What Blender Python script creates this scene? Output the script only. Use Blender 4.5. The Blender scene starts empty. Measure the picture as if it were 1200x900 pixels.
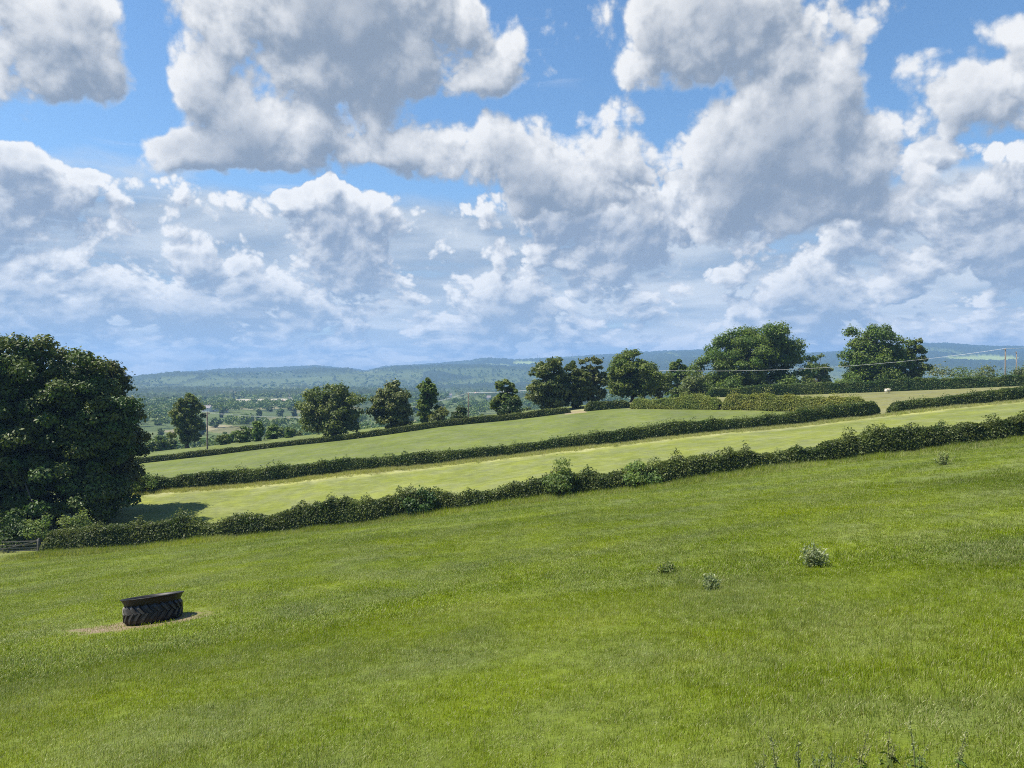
import bpy, bmesh, math, random
import numpy as np
from mathutils import Vector, Matrix

random.seed(7)
RNG = np.random.default_rng(7)
SC = bpy.context.scene
COL = SC.collection
R = math.radians

# ------------------------------------------------------------------ camera
F = 873.0                       # focal length in pixels of the 1200 px wide photograph
cam_d = bpy.data.cameras.new('camera')
cam_d.sensor_fit = 'HORIZONTAL'
cam_d.sensor_width = 36.0
cam_d.lens = 36.0 * F / 1200.0
cam_d.clip_start = 0.1
cam_d.clip_end = 40000.0
cam = bpy.data.objects.new('camera', cam_d)
COL.objects.link(cam)
cam.location = (0, 0, 0)
HOR = 440.0                     # horizon row in the photograph
PITCH = math.atan((HOR - 450.0) / F)
cam.rotation_euler = (R(90) + PITCH, 0, 0)
SC.camera = cam

# ------------------------------------------------------------------ light
SUN_EL, SUN_AZ = R(60), R(-93)  # azimuth from +Y, negative to the left: ahead and to the left
to_sun = Vector((math.sin(SUN_AZ) * math.cos(SUN_EL), math.cos(SUN_AZ) * math.cos(SUN_EL), math.sin(SUN_EL)))
sun_d = bpy.data.lights.new('sun', 'SUN')
sun_d.energy = 4.8
sun_d.angle = R(0.5)
sun_d.color = (1.0, 0.93, 0.80)
sun = bpy.data.objects.new('sun', sun_d)
COL.objects.link(sun)
sun.rotation_euler = to_sun.to_track_quat('Z', 'Y').to_euler()

SC.view_settings.view_transform = 'Standard'
SC.view_settings.look = 'None'
SC.view_settings.exposure = 1.0
SC.view_settings.gamma = 1.0
SC.view_settings.use_curve_mapping = False
SC.render.engine = 'CYCLES'
SC.cycles.use_denoising = False
SC.cycles.filter_width = 1.05
SC.cycles.max_bounces = 6
SC.cycles.diffuse_bounces = 3
SC.cycles.glossy_bounces = 2
SC.cycles.transmission_bounces = 4
SC.cycles.transparent_max_bounces = 6
SC.cycles.volume_bounces = 0
SC.cycles.sample_clamp_indirect = 4.0


# ------------------------------------------------------------------ small node language
class NT:
    def __init__(self, tree):
        self.t = tree

    def n(self, kind, **kw):
        nd = self.t.nodes.new(kind)
        for k, v in kw.items():
            setattr(nd, k, v)
        return nd

    def put(self, sock, v):
        if v is None:
            return
        if isinstance(v, bpy.types.NodeSocket):
            self.t.links.new(v, sock)
        else:
            if sock.type == 'RGBA' and hasattr(v, '__len__') and len(v) == 3:
                v = (*v, 1.0)
            sock.default_value = v

    def m(self, op, a, b=None, c=None, clamp=False):
        nd = self.n('ShaderNodeMath', operation=op, use_clamp=clamp)
        for s, v in zip(nd.inputs, (a, b, c)):
            self.put(s, v)
        return nd.outputs[0]

    def vm(self, op, a, b=None, out=0):
        nd = self.n('ShaderNodeVectorMath', operation=op)
        self.put(nd.inputs[0], a)
        if b is not None:
            self.put(nd.inputs[1], b)
        return nd.outputs[out]

    def scale(self, a, s):
        nd = self.n('ShaderNodeVectorMath', operation='SCALE')
        self.put(nd.inputs[0], a)
        self.put(nd.inputs['Scale'], s)
        return nd.outputs[0]

    def xyz(self, x=0.0, y=0.0, z=0.0):
        nd = self.n('ShaderNodeCombineXYZ')
        for s, v in zip(nd.inputs, (x, y, z)):
            self.put(s, v)
        return nd.outputs[0]

    def sep(self, v):
        nd = self.n('ShaderNodeSeparateXYZ')
        self.put(nd.inputs[0], v)
        return nd.outputs

    def noise(self, vec, scale, detail=4.0, rough=0.5, lac=2.0, dist=0.0, dim='3D', out=0):
        nd = self.n('ShaderNodeTexNoise', noise_dimensions=dim)
        self.put(nd.inputs['Vector'], vec)
        self.put(nd.inputs['Scale'], scale)
        self.put(nd.inputs['Detail'], detail)
        self.put(nd.inputs['Roughness'], rough)
        self.put(nd.inputs['Lacunarity'], lac)
        self.put(nd.inputs['Distortion'], dist)
        return nd.outputs[out]

    def voro(self, vec, scale, detail=0.0, rough=0.5, feature='F1', dim='3D', out='Distance', rand=1.0):
        nd = self.n('ShaderNodeTexVoronoi', feature=feature, voronoi_dimensions=dim)
        self.put(nd.inputs['Vector'], vec)
        self.put(nd.inputs['Scale'], scale)
        self.put(nd.inputs['Detail'], detail)
        self.put(nd.inputs['Roughness'], rough)
        self.put(nd.inputs['Randomness'], rand)
        return nd.outputs[out]

    def ramp(self, v, a, b, c=0.0, d=1.0, smooth=True):
        nd = self.n('ShaderNodeMapRange', interpolation_type='SMOOTHSTEP' if smooth else 'LINEAR', clamp=True)
        for s, x in zip((0, 1, 2, 3, 4), (v, a, b, c, d)):
            self.put(nd.inputs[s], x)
        return nd.outputs[0]

    def mix(self, f, a, b, blend='MIX'):
        nd = self.n('ShaderNodeMix', data_type='RGBA', blend_type=blend)
        self.put(nd.inputs['Factor'], f)
        self.put(nd.inputs[6], a)
        self.put(nd.inputs[7], b)
        return nd.outputs[2]

    def group(self, tree, *args):
        nd = self.n('ShaderNodeGroup')
        nd.node_tree = tree
        for s, v in zip(nd.inputs, args):
            self.put(s, v)
        return nd.outputs


def new_group(name, ins, outs):
    g = bpy.data.node_groups.new(name, 'ShaderNodeTree')
    for nme, typ in ins:
        g.interface.new_socket(nme, in_out='INPUT', socket_type=typ)
    for nme, typ in outs:
        g.interface.new_socket(nme, in_out='OUTPUT', socket_type=typ)
    N = NT(g)
    return g, N, N.n('NodeGroupInput').outputs, N.n('NodeGroupOutput').inputs


# ------------------------------------------------------------------ sky: Nishita with cumulus, mid cloud and low streaks
def px_az(px):
    return math.atan((px - 600.0) / F)


def px_el(py, px=600.0):
    return math.atan((HOR - py) / F * math.cos(px_az(px)))


def cumulus_density():
    """signed thickness of the big cumulus heaps at a point (azimuth, elevation)"""
    g, N, I, O = new_group('cumulus_density', [('P', 'NodeSocketVector')], [('D', 'NodeSocketFloat')])
    P = I['P']
    wv = N.vm('SUBTRACT', N.noise(P, 7.0, 3, 0.5, out=1), (0.5, 0.5, 0.5))
    Pw = N.vm('ADD', P, N.scale(wv, 0.075))
    # heaps: px, py, rx, ry, base row (flat underside), weight
    heaps = [
        (40, 30, 105, 85, 999, 1.0), (120, 92, 45, 34, 999, .55), (20, 110, 50, 20, 999, .35),
        (395, 30, 190, 92, 999, 1.3), (555, 74, 80, 45, 999, 1.1), (470, 70, 90, 50, 999, 1.1), (262, 95, 60, 60, 999, .8),
        (330, 168, 105, 62, 214, 1.05), (450, 185, 125, 42, 212, 1.0), (230, 180, 62, 40, 212, .8), (570, 195, 100, 42, 225, .9),
        (850, 28, 165, 60, 999, 1.0), (935, 105, 85, 95, 999, 1.0), (975, 10, 55, 40, 999, .8),
        (880, 200, 150, 85, 285, 1.15), (750, 190, 120, 62, 275, 1.1), (660, 200, 100, 55, 275, .9), (960, 230, 130, 60, 280, .9),
        (1130, 128, 120, 62, 172, 1.1), (1190, 90, 60, 40, 172, .8), (1060, 160, 80, 45, 200, .8), (1160, 38, 50, 16, 999, .55),
        (640, 60, 16, 30, 999, .3),
    ]
    best = None
    for px, py, rx, ry, base, w in heaps:
        c = (px_az(px), px_el(py, px), 0)
        k = math.cos(px_az(px))
        sx, sy = F / (rx * 1.20) / k ** 2, F / (ry * 1.20) / k
        q = N.vm('MULTIPLY', N.vm('SUBTRACT', Pw, c), (sx * 1.0, sy * 1.0, 0))
        r = N.vm('LENGTH', q, out=1)
        v = N.m('MULTIPLY', N.m('SUBTRACT', 1.0, N.m('MULTIPLY', r, r)), w)
        if base < 900:
            eb = px_el(base, px)
            y = N.sep(Pw)[1]
            cut = N.m('MULTIPLY', N.m('SUBTRACT', y, eb), F / 26.0)
            v = N.m('SMOOTH_MIN', v, cut, 0.25)
        best = v if best is None else N.m('SMOOTH_MAX', best, v, 0.35)
    # cauliflower relief and wisps
    b1 = N.voro(N.vm('ADD', P, N.scale(wv, 0.05)), 17.0, 3.0, 0.55, rand=1.0)
    b2 = N.noise(P, 12.0, 12, 0.64)
    d = N.m('ADD', best, N.m('ADD', 0.10, N.m('MULTIPLY', N.m('SUBTRACT', 0.48, b1), 0.70)))
    d = N.m('ADD', d, N.m('MULTIPLY', N.m('SUBTRACT', b2, 0.5), 1.25))
    b3 = N.noise(Pw, 5.5, 2, 0.5)
    d = N.m('ADD', d, N.m('MULTIPLY', N.m('SUBTRACT', b3, 0.5), N.ramp(best, 0.1, 0.8, 0.0, 2.4)))
    N.put(O['D'], d)
    return g


def layer_density():
    """puffs of a broken deck seen in perspective: they flatten and shrink as they get lower"""
    g, N, I, O = new_group('layer_density', [('P', 'NodeSocketVector')], [('D', 'NodeSocketFloat')])
    P = I['P']
    az, el = N.sep(P)[:2]
    lg = N.m('LOGARITHM', N.m('MAXIMUM', N.m('ADD', el, 0.07), 0.01), math.e)
    q = N.xyz(az, N.m('MULTIPLY', lg, 0.22), 0.37)
    big = N.noise(N.vm('MULTIPLY', q, (1.0, 1.5, 1.0)), 5.5, 2, 0.5)
    q2 = N.vm('MULTIPLY', q, (1.0, 1.25, 1.0))
    mid = N.noise(q2, 12.0, 12, 0.66, dist=0.15)
    b1 = N.voro(N.vm('ADD', q2, N.scale(N.noise(q2, 8.0, 2, out=1), 0.07)), 19.0, 3.0, 0.55)
    d = N.m('ADD', N.m('MULTIPLY', N.m('SUBTRACT', big, 0.5), 2.6), N.m('MULTIPLY', N.m('SUBTRACT', mid, 0.5), 1.5))
    d = N.m('ADD', d, N.m('MULTIPLY', N.m('SUBTRACT', 0.45, b1), 0.9))
    edge = N.m('ADD', N.ramp(az, -0.35, 0.45, 0.240, 0.262), N.m('MULTIPLY', N.m('SUBTRACT', big, 0.5), 0.10))
    cover = N.ramp(el, N.m('SUBTRACT', edge, 0.012), N.m('ADD', edge, 0.03), 0.86, -1.3)
    N.put(O['D'], N.m('ADD', d, cover))
    return g


def build_world():
    w = bpy.data.worlds.new('World')
    SC.world = w
    w.use_nodes = True
    w.node_tree.nodes.clear()
    N = NT(w.node_tree)
    D = N.n('ShaderNodeTexCoord').outputs['Generated']
    x, y, z = N.sep(D)[:3]
    az = N.m('ARCTAN2', x, y)
    el = N.m('ARCSINE', z)
    P = N.xyz(az, el, 0.0)

    sky = N.n('ShaderNodeTexSky', sky_type='NISHITA', sun_disc=False, sun_elevation=SUN_EL,
              sun_rotation=SUN_AZ, altitude=60.0, air_density=1.0, dust_density=0.3, ozone_density=3.5)
    hs = N.n('ShaderNodeHueSaturation')
    N.put(hs.inputs['Saturation'], 1.12)
    N.put(hs.inputs['Hue'], 0.497)
    N.put(hs.inputs['Value'], 1.0)
    N.put(hs.inputs['Color'], sky.outputs[0])
    bg_sky = N.n('ShaderNodeBackground')
    N.put(bg_sky.inputs[0], hs.outputs[0])
    N.put(bg_sky.inputs[1], SKY_STRENGTH)

    cum, lay = cumulus_density(), layer_density()
    L = Vector((-0.42, 0.90, 0.0))

    def march(tree, steps, k, amb):
        d0 = N.group(tree, P)[0]
        tau, rel = None, None
        for s, wgt in steps:
            ds = N.group(tree, N.vm('ADD', P, tuple(L * s)))[0]
            t = N.m('MULTIPLY', N.m('MAXIMUM', ds, 0.0), wgt)
            tau = t if tau is None else N.m('ADD', tau, t)
            if s < 0.05:                             # billows turned to or away from the sun
                q = N.m('MULTIPLY', N.m('SUBTRACT', d0, ds), 1.1)
                rel = q if rel is None else N.m('ADD', rel, q)
        lit = N.m('EXPONENT', N.m('MULTIPLY', tau, -k))
        lit = N.m('ADD', N.m('MULTIPLY', lit, 0.62), N.m('ADD', N.m('MULTIPLY', rel, RELIEF), amb))
        lit = N.m('MINIMUM', N.m('SMOOTH_MAX', lit, 0.0, 0.35), 1.0)
        return d0, lit

    # low and middle layer: a blue-grey veil with brighter breaks, and the puffs in front of it
    lg = N.m('LOGARITHM', N.m('MAXIMUM', N.m('ADD', el, 0.05), 0.01), math.e)
    qv = N.xyz(az, N.m('MULTIPLY', lg, 0.42), 1.7)
    vn = N.noise(N.vm('MULTIPLY', qv, (1.0, 1.6, 1.0)), 6.0, 5, 0.52, dist=0.3)
    low = N.ramp(el, 0.0, 0.20)
    veil = N.mix(N.ramp(vn, 0.36, 0.62), N.mix(low, (0.47, 0.58, 0.70), (0.34, 0.43, 0.55)),
                 N.mix(low, (0.88, 0.91, 0.92), (0.66, 0.72, 0.78)))
    av = N.m('MULTIPLY', N.ramp(N.m('ADD', el, N.m('MULTIPLY', N.m('SUBTRACT', vn, 0.5), -0.12)), 0.205, 0.25, 1.0, 0.0),
             N.ramp(vn, 0.26, 0.42, 0.55, 0.97))
    dl, ll = march(lay, [(0.011, 0.9), (0.030, 1.0)], 1.7, 0.10)
    ap = N.ramp(dl, -0.02, 0.24)
    bright = N.mix(low, (1.05, 1.04, 1.0), (0.99, 0.99, 0.98))
    dark = N.mix(low, (0.38, 0.48, 0.60), (0.29, 0.36, 0.47))
    cp = N.mix(N.m('MULTIPLY', ll, N.ramp(dl, 0.35, 1.2, 1.0, 0.55)), dark, bright)
    cl = N.mix(ap, veil, cp)
    al = N.m('SUBTRACT', 1.0, N.m('MULTIPLY', N.m('SUBTRACT', 1.0, av), N.m('SUBTRACT', 1.0, ap)))

    # big cumulus
    dc, lc = march(cum, [(0.014, 0.8), (0.035, 1.1), (0.080, 1.1)], 1.3, 0.16)
    ac = N.ramp(dc, -0.12, 0.24)
    thickc = N.ramp(N.m('ADD', dc, N.m('MULTIPLY', N.m('SUBTRACT', N.noise(P, 6.5, 4, 0.55), 0.5), 3.2)), 0.2, 1.7)
    lcc = N.m('MULTIPLY', lc, N.m('SUBTRACT', 1.0, N.m('MULTIPLY', thickc, 0.72)))
    cc = N.mix(N.m('POWER', lcc, 0.8), (0.27, 0.33, 0.42), (0.95, 0.95, 0.945))

    # a few thin streaks of ice cloud high up
    wn = N.noise(N.vm('MULTIPLY', P, (5.0, 42.0, 1.0)), 1.0, 5, 0.55, dist=0.6)
    wsp = N.m('MULTIPLY', N.m('MULTIPLY', N.ramp(wn, 0.56, 0.80), N.ramp(N.noise(P, 3.3, 2, 0.5), 0.50, 0.62)), 0.5)
    cl = N.mix(N.m('DIVIDE', wsp, N.m('ADD', N.m('ADD', wsp, al), 0.001), clamp=True), cl, (0.92, 0.94, 0.96))
    al = N.m('MAXIMUM', al, wsp)
    e1 = N.n('ShaderNodeBackground')
    N.put(e1.inputs[0], N.mix(ac, cl, cc))
    N.put(e1.inputs[1], CLOUD_STRENGTH)
    a = N.m('SUBTRACT', 1.0, N.m('MULTIPLY', N.m('SUBTRACT', 1.0, al), N.m('SUBTRACT', 1.0, ac)))
    front = N.ramp(el, -0.02, 0.0)
    mx = N.n('ShaderNodeMixShader')
    N.put(mx.inputs[0], N.m('MULTIPLY', a, front))
    N.put(mx.inputs[1], bg_sky.outputs[0])
    N.put(mx.inputs[2], e1.outputs[0])
    out = N.n('ShaderNodeOutputWorld')
    N.put(out.inputs[0], mx.outputs[0])
    w.cycles.sampling_method = 'MANUAL'
    w.cycles.sample_map_resolution = 512


RELIEF = 0.55
SKY_STRENGTH = 0.084
CLOUD_STRENGTH = 0.50
build_world()

# ------------------------------------------------------------------ bookkeeping helpers
def tag(o, label=None, cat=None, group=None, kind=None):
    if label:
        o['label'] = label
    if cat:
        o['category'] = cat
    if group:
        o['group'] = group
    if kind:
        o['kind'] = kind
    return o


def empty(name, loc, label, cat, group=None, rz=0.0):
    o = bpy.data.objects.new(name, None)
    COL.objects.link(o)
    o.location = loc
    o.rotation_euler = (0, 0, rz)
    o.empty_display_size = 0.2
    return tag(o, label, cat, group)


def link_mesh(name, me, mat, parent=None):
    o = bpy.data.objects.new(name, me)
    if mat is not None:
        me.materials.append(mat)
    COL.objects.link(o)
    if parent is not None:
        o.parent = parent
    return o


def np_mesh(name, V, Fc, attrs=None, smooth=False):
    """a mesh from numpy: V (n,3), Fc (m,k) with k = 3 or 4; attrs = {name: per-vertex float or colour}"""
    V = np.ascontiguousarray(V, np.float32)
    Fc = np.ascontiguousarray(Fc, np.int32)
    me = bpy.data.meshes.new(name)
    m, k = Fc.shape
    me.vertices.add(len(V))
    me.vertices.foreach_set('co', V.ravel())
    me.loops.add(m * k)
    me.loops.foreach_set('vertex_index', Fc.ravel())
    me.polygons.add(m)
    me.polygons.foreach_set('loop_start', np.arange(0, m * k, k, dtype=np.int32))
    me.polygons.foreach_set('use_smooth', np.full(m, smooth))
    for a, d in (attrs or {}).items():
        d = np.asarray(d, np.float32)
        if d.ndim == 2:
            at = me.attributes.new(a, 'FLOAT_COLOR', 'POINT')
            c = np.ones((len(V), 4), np.float32)
            c[:, :3] = d
            at.data.foreach_set('color', c.ravel())
        else:
            at = me.attributes.new(a, 'FLOAT', 'POINT')
            at.data.foreach_set('value', d.ravel())
    me.update(calc_edges=True)
    return me


def hash2(ix, iy, seed):
    h = (ix.astype(np.int64) * 374761393 + iy.astype(np.int64) * 668265263 + seed * 1442695041) & 0xffffffff
    h = ((h ^ (h >> 13)) * 1274126177) & 0xffffffff
    return ((h ^ (h >> 16)) & 0xffffff) / float(0xffffff)


def vnoise(x, y, seed=0):
    ix, iy = np.floor(x), np.floor(y)
    fx, fy = x - ix, y - iy
    fx, fy = fx * fx * (3 - 2 * fx), fy * fy * (3 - 2 * fy)
    a, b = hash2(ix, iy, seed), hash2(ix + 1, iy, seed)
    c, d = hash2(ix, iy + 1, seed), hash2(ix + 1, iy + 1, seed)
    return (a * (1 - fx) + b * fx) * (1 - fy) + (c * (1 - fx) + d * fx) * fy


def fbm(x, y, octv=4, seed=0, gain=0.5):
    s, a, t = 0.0, 1.0, 0.0
    for k in range(octv):
        s = s + a * vnoise(x * 2 ** k + 17.3 * k, y * 2 ** k - 9.1 * k, seed + k)
        t += a
        a *= gain
    return s / t


def sstep(a, b, x):
    t = np.clip((x - a) / (b - a), 0, 1)
    return t * t * (3 - 2 * t)


CP, SP = math.cos(PITCH), math.sin(PITCH)


def ray(px, py):
    """direction through a place in the photograph, scaled so that y (depth) = 1"""
    cx, cz = (px - 600.0) / F, (450.0 - py) / F
    y, z = CP - cz * SP, SP + cz * CP
    return cx / y, z / y


def at(px, py, D):
    rx, rz = ray(px, py)
    return np.array((rx * D, D, rz * D))


def to_px(x, y, z):
    yy, zz = y * CP + z * SP, -y * SP + z * CP
    yy = np.maximum(yy, 1e-3)
    return 600 + F * x / yy, 450 - F * zz / yy


# ------------------------------------------------------------------ terrain: surveyed points, smooth surface through them
def slope_fn(y):
    return 0.10 * y + 0.09 * 25 * (1 - np.exp(-np.maximum(y, -8) / 25.0))


H1 = [(-200, 662, 71), (-60, 655, 70.5), (60, 649, 70), (200, 638, 69), (400, 618, 68), (600, 592, 67), (800, 565, 66), (1000, 540, 65.5), (1200, 514, 65), (1400, 492, 65)]
H2 = [(-100, 604, 99), (60, 590, 100), (180, 575, 101), (400, 554, 103), (533, 542, 104), (667, 527, 105.5), (800, 511, 107), (933, 498, 109), (1033, 486, 111), (1200, 469, 113), (1400, 450, 116)]
H3 = [(40, 556, 146), (177, 542, 148), (288, 529, 150), (340, 522, 151), (450, 510, 153), (520, 500, 154), (620, 490, 156), (670, 484, 157), (740, 479, 158)]
HR = [(738, 479, 152), (850, 480, 137), (960, 483, 122), (1022, 485, 113.5)]
HF = [(700, 474, 172), (850, 463, 177), (930, 460, 178), (1042, 454, 176), (1092, 452, 174), (1200, 447, 170), (1400, 441, 166)]

ctrl = []
for yy in (-20, -8, 0, 8, 16, 26, 38, 50):
    for xx in (-60, -35, -15, 0, 15, 35, 60):
        ctrl.append((xx, yy, -2.25 + 0.12 * xx - slope_fn(yy)))
for line in (H1, H2, H3, HR, HF):
    for p in line:
        ctrl.append(tuple(at(*p)))
for p in [(243, 526, 163), (420, 508, 166), (600, 486, 170), (190, 532, 160), (300, 610, 84), (600, 566, 84), (1000, 514, 86),
          (300, 548, 125), (600, 510, 128), (1040, 461, 150), (1150, 455, 145)]:
    ctrl.append(tuple(at(*p)))
ctrl = np.array(ctrl)
SCL = 50.0


def tps_fit(P, lam=0.02):
    X = P[:, :2] / SCL
    n = len(X)
    d2 = ((X[:, None] - X[None]) ** 2).sum(-1)
    K = 0.5 * d2 * np.log(d2 + 1e-12) + lam * np.eye(n)
    A = np.zeros((n + 3, n + 3))
    A[:n, :n] = K
    A[:n, n] = 1
    A[:n, n + 1:] = X
    A[n:, :n] = A[:n, n:].T
    b = np.zeros(n + 3)
    b[:n] = P[:, 2]
    return X, np.linalg.solve(A, b)


TX, TW = tps_fit(ctrl)

SKYLINE = np.array([(-900, 452), (-400, 446), (0, 450), (100, 449), (145, 448), (180, 445), (200, 440), (250, 436), (300, 434), (370, 430), (405, 433), (430, 436), (450, 431), (500, 428),
                    (530, 426), (550, 424), (565, 422), (600, 424), (640, 422), (700, 418), (780, 413), (820, 412), (870, 414), (940, 416), (980, 414), (1040, 408), (1080, 405),
                    (1110, 405), (1150, 408), (1200, 409), (1300, 412), (1600, 420), (2200, 440)], float)
HILL_R = 6000.0
PLAIN = -45.0
SKY_AZ = np.arctan((SKYLINE[:, 0] - 600) / F)
SKY_Z = np.array([ray(600, py)[1] * math.cos(a) for (px, py), a in zip(SKYLINE, SKY_AZ)]) * HILL_R   # height at the ridge, by range


def near_z(x, y):
    r = np.hypot(x, y) + 1e-6
    k = np.minimum(1, 195.0 / r)
    xc, yc = np.clip(x * k, -125, 125), np.clip(y * k, -25, 190)
    out = np.full(x.shape, TW[len(TX)], float)
    out += TW[len(TX) + 1] * xc / SCL + TW[len(TX) + 2] * yc / SCL
    for i in range(len(TX)):
        d2 = (xc / SCL - TX[i, 0]) ** 2 + (yc / SCL - TX[i, 1]) ** 2
        out += TW[i] * 0.5 * d2 * np.log(d2 + 1e-12)
    return out


def far_parts(x, y):
    r = np.hypot(x, y)
    az = np.arctan2(x, y)
    ridge = np.interp(az, SKY_AZ, SKY_Z, left=SKY_Z[0], right=SKY_Z[-1])
    und = (fbm(x / 420, y / 420, 3, 11) - 0.5) * 10 * sstep(250, 900, r)
    up = sstep(2500, HILL_R, r)
    dn = sstep(HILL_R, 8800, r)
    rel = (fbm(x / 900, y / 900, 4, 5) - 0.5) * 150 * up * (1 - sstep(4800, 5900, r))
    fold = sstep(2900, 3600, r) * (1 - sstep(3700, 4700, r)) * 62 * fbm(az * 7 + 3, r / 3000, 2, 31)
    z = PLAIN + und + (ridge - PLAIN) * up * (1 - 0.25 * dn) + rel + fold
    return z, r, up


def ground_z(x, y):
    x, y = np.asarray(x, float), np.asarray(y, float)
    sh = x.shape
    x, y = np.atleast_1d(x).ravel(), np.atleast_1d(y).ravel()
    zf, r, up = far_parts(x, y)
    t = sstep(168, 430, r)
    t = np.where(y < 20, np.maximum(t, 0), t)
    z = near_z(x, y) * (1 - t) + zf * t
    z = z + (fbm(x / 3.1, y / 3.1, 3, 3) - 0.5) * 0.16 * (1 - sstep(60, 200, r)) * sstep(2.0, 6.0, r)
    z = z + (fbm(x / 13, y / 13, 2, 8) - 0.5) * 0.30 * (1 - sstep(120, 260, r)) * sstep(4.0, 12.0, r)
    return z.reshape(sh)


def gz(x, y):
    return float(ground_z(np.array([x]), np.array([y]))[0])


def plan(line):
    P = np.array([at(*p) for p in line])
    return P[:, 0], P[:, 1]


h1x, h1y = plan(H1)
h2x, h2y = plan(H2)
h3x, h3y = plan(H3)
hrx, hry = plan(HR)
hfx, hfy = plan(HF)

# colours of the land (albedo)
C_NEAR = np.array((0.092, 0.122, 0.012))
C_F2 = np.array((0.142, 0.164, 0.036))
C_F3 = np.array((0.104, 0.130, 0.030))
C_F4 = np.array((0.150, 0.150, 0.055))
C_VERGE = np.array((0.27, 0.275, 0.105))
C_STRAW = np.array((0.33, 0.29, 0.17))
C_WOOD = np.array((0.022, 0.038, 0.012))
SOIL_AT = at(166, 734.5, 20.1)


def far_fields(x, y, r):
    """patchwork of the valley: cells of pasture, straw and wood with dark hedge lines between"""
    n = 900
    g = np.random.default_rng(5)
    rr = np.exp(g.uniform(math.log(240), math.log(7800), n))
    aa = g.uniform(-0.95, 0.95, n)
    S = np.stack([np.sin(aa) * rr, np.cos(aa) * rr], 1)
    kind = g.random(n)
    pal = 0.72 * np.array([(0.085, 0.125, 0.035), (0.11, 0.15, 0.04), (0.075, 0.11, 0.035), (0.17, 0.17, 0.07), (0.30, 0.27, 0.15), (0.13, 0.165, 0.05)])
    cidx = g.choice(len(pal), n, p=[.26, .22, .2, .14, .05, .13])
    wood = (kind < np.where(rr > 3000, 0.40, 0.26))
    LS = np.stack([np.log(rr) * 2.2, aa * 3.2], 1)
    q = np.stack([np.log(np.maximum(r, 1)) * 2.2 + (fbm(x / 300, y / 300, 2, 41) - .5) * .10, np.arctan2(x, y) * 3.2 + (fbm(x / 300, y / 300, 2, 47) - .5) * .10], 1)
    i1 = np.zeros(len(x), int)
    e = np.zeros(len(x))
    for s in range(0, len(x), 20000):
        d = ((q[s:s + 20000, None] - LS[None]) ** 2).sum(-1)
        o = np.argpartition(d, 1, axis=1)[:, :2]
        dd = np.take_along_axis(d, o, 1)
        sw = dd[:, 0] > dd[:, 1]
        o[sw] = o[sw][:, ::-1]
        dd.sort(axis=1)
        i1[s:s + 20000] = o[:, 0]
        e[s:s + 20000] = np.sqrt(dd[:, 1]) - np.sqrt(dd[:, 0])
    cidx = np.where((rr > 2400) & ((cidx == 4) | (cidx == 3)), 1, cidx)
    c = pal[cidx[i1]] * np.where(rr > 2400, 0.90, 0.90)[i1][:, None]
    w = wood[i1] | (e < 0.006)
    return c, w


def zone_colour(x, y, z, r):
    n = len(x)
    c = np.tile(C_NEAR, (n, 1))
    y1 = np.interp(x, h1x, h1y)
    y2 = np.interp(x, h2x, h2y)
    y3 = np.interp(x, h3x, h3y)
    wob = (fbm(x / 2.0, y / 2.0, 2, 61) - 0.5)
    # closing lines on the right
    o = np.argsort(hry)
    xr = np.interp(y, hry[o], hrx[o])
    right = (x > xr) | ((y < hry.min()) & (x > hrx[np.argmin(hry)]))
    m2 = (y > y1) & (y <= y2)
    m3 = (y > y2)
    c[m2] = C_F2
    c[m3] = C_F3
    m4 = m3 & right & (x > -5)
    c[m4] = C_F4
    # rough pale grass along the foot of the second hedge, a thinner line behind the first one and beyond the third
    w = sstep(y2 - 4.6 - 3.0 * wob, y2 - 2.0, y)[:, None] * m2[:, None] * (0.45 + 0.55 * fbm(x / 4.5, y * 0 + 2, 2, 66))[:, None]
    c = c * (1 - w) + C_VERGE * w
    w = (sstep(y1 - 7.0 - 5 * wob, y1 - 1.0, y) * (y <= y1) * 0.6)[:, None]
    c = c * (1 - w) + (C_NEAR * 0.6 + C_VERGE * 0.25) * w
    lane = (y > y3 + 3.0) & (y < y3 + 8.0 + 3 * wob) & (x < 22)
    c[lane] = C_STRAW * 0.6 + C_F2 * 0.4
    gap = (x > 11) & (x < 15.5) & (np.abs(y - 158) < 4)
    c[gap] = (0.22, 0.19, 0.11)
    far = r > 185
    wood = np.zeros(n)
    if far.any():
        cf, w = far_fields(x[far], y[far], r[far])
        t = sstep(185, 240, r[far])[:, None]
        px, py = to_px(x[far], y[far], z[far])
        rf = r[far]
        pale = (rf > 1230) & (rf < 1480) & (((px > 262) & (px < 296)) | ((px > 300) & (px < 345)))
        cf[pale] = (0.36, 0.33, 0.25)
        green = (rf > 4300) & (((px - 441) / 22) ** 2 + ((py - 442) / 5.0) ** 2 < 1)
        green |= (rf > 4300) & (((px - 578) / 22) ** 2 + ((py - 431) / 3.0) ** 2 < 1)
        green |= (rf > 4300) & (((px - 615) / 14) ** 2 + ((py - 426) / 2.0) ** 2 < 1)
        green |= (rf > 3500) & (((px - 1150) / 45) ** 2 + ((py - 421) / 3.5) ** 2 < 1)
        cf[green] = (0.22, 0.27, 0.07)
        w = w & ~pale & ~green
        # the scarp of the hills is mostly wooded
        scarp = (rf > 3600) & (fbm(x[far] / 420, y[far] / 900, 3, 71) > 0.47) & ~green
        w = w | scarp
        w = w & (rf > 1100)
        cf[w] = C_WOOD
        c[far] = c[far] * (1 - t) + cf * t
        wood[far] = w
    return c, wood


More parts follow.
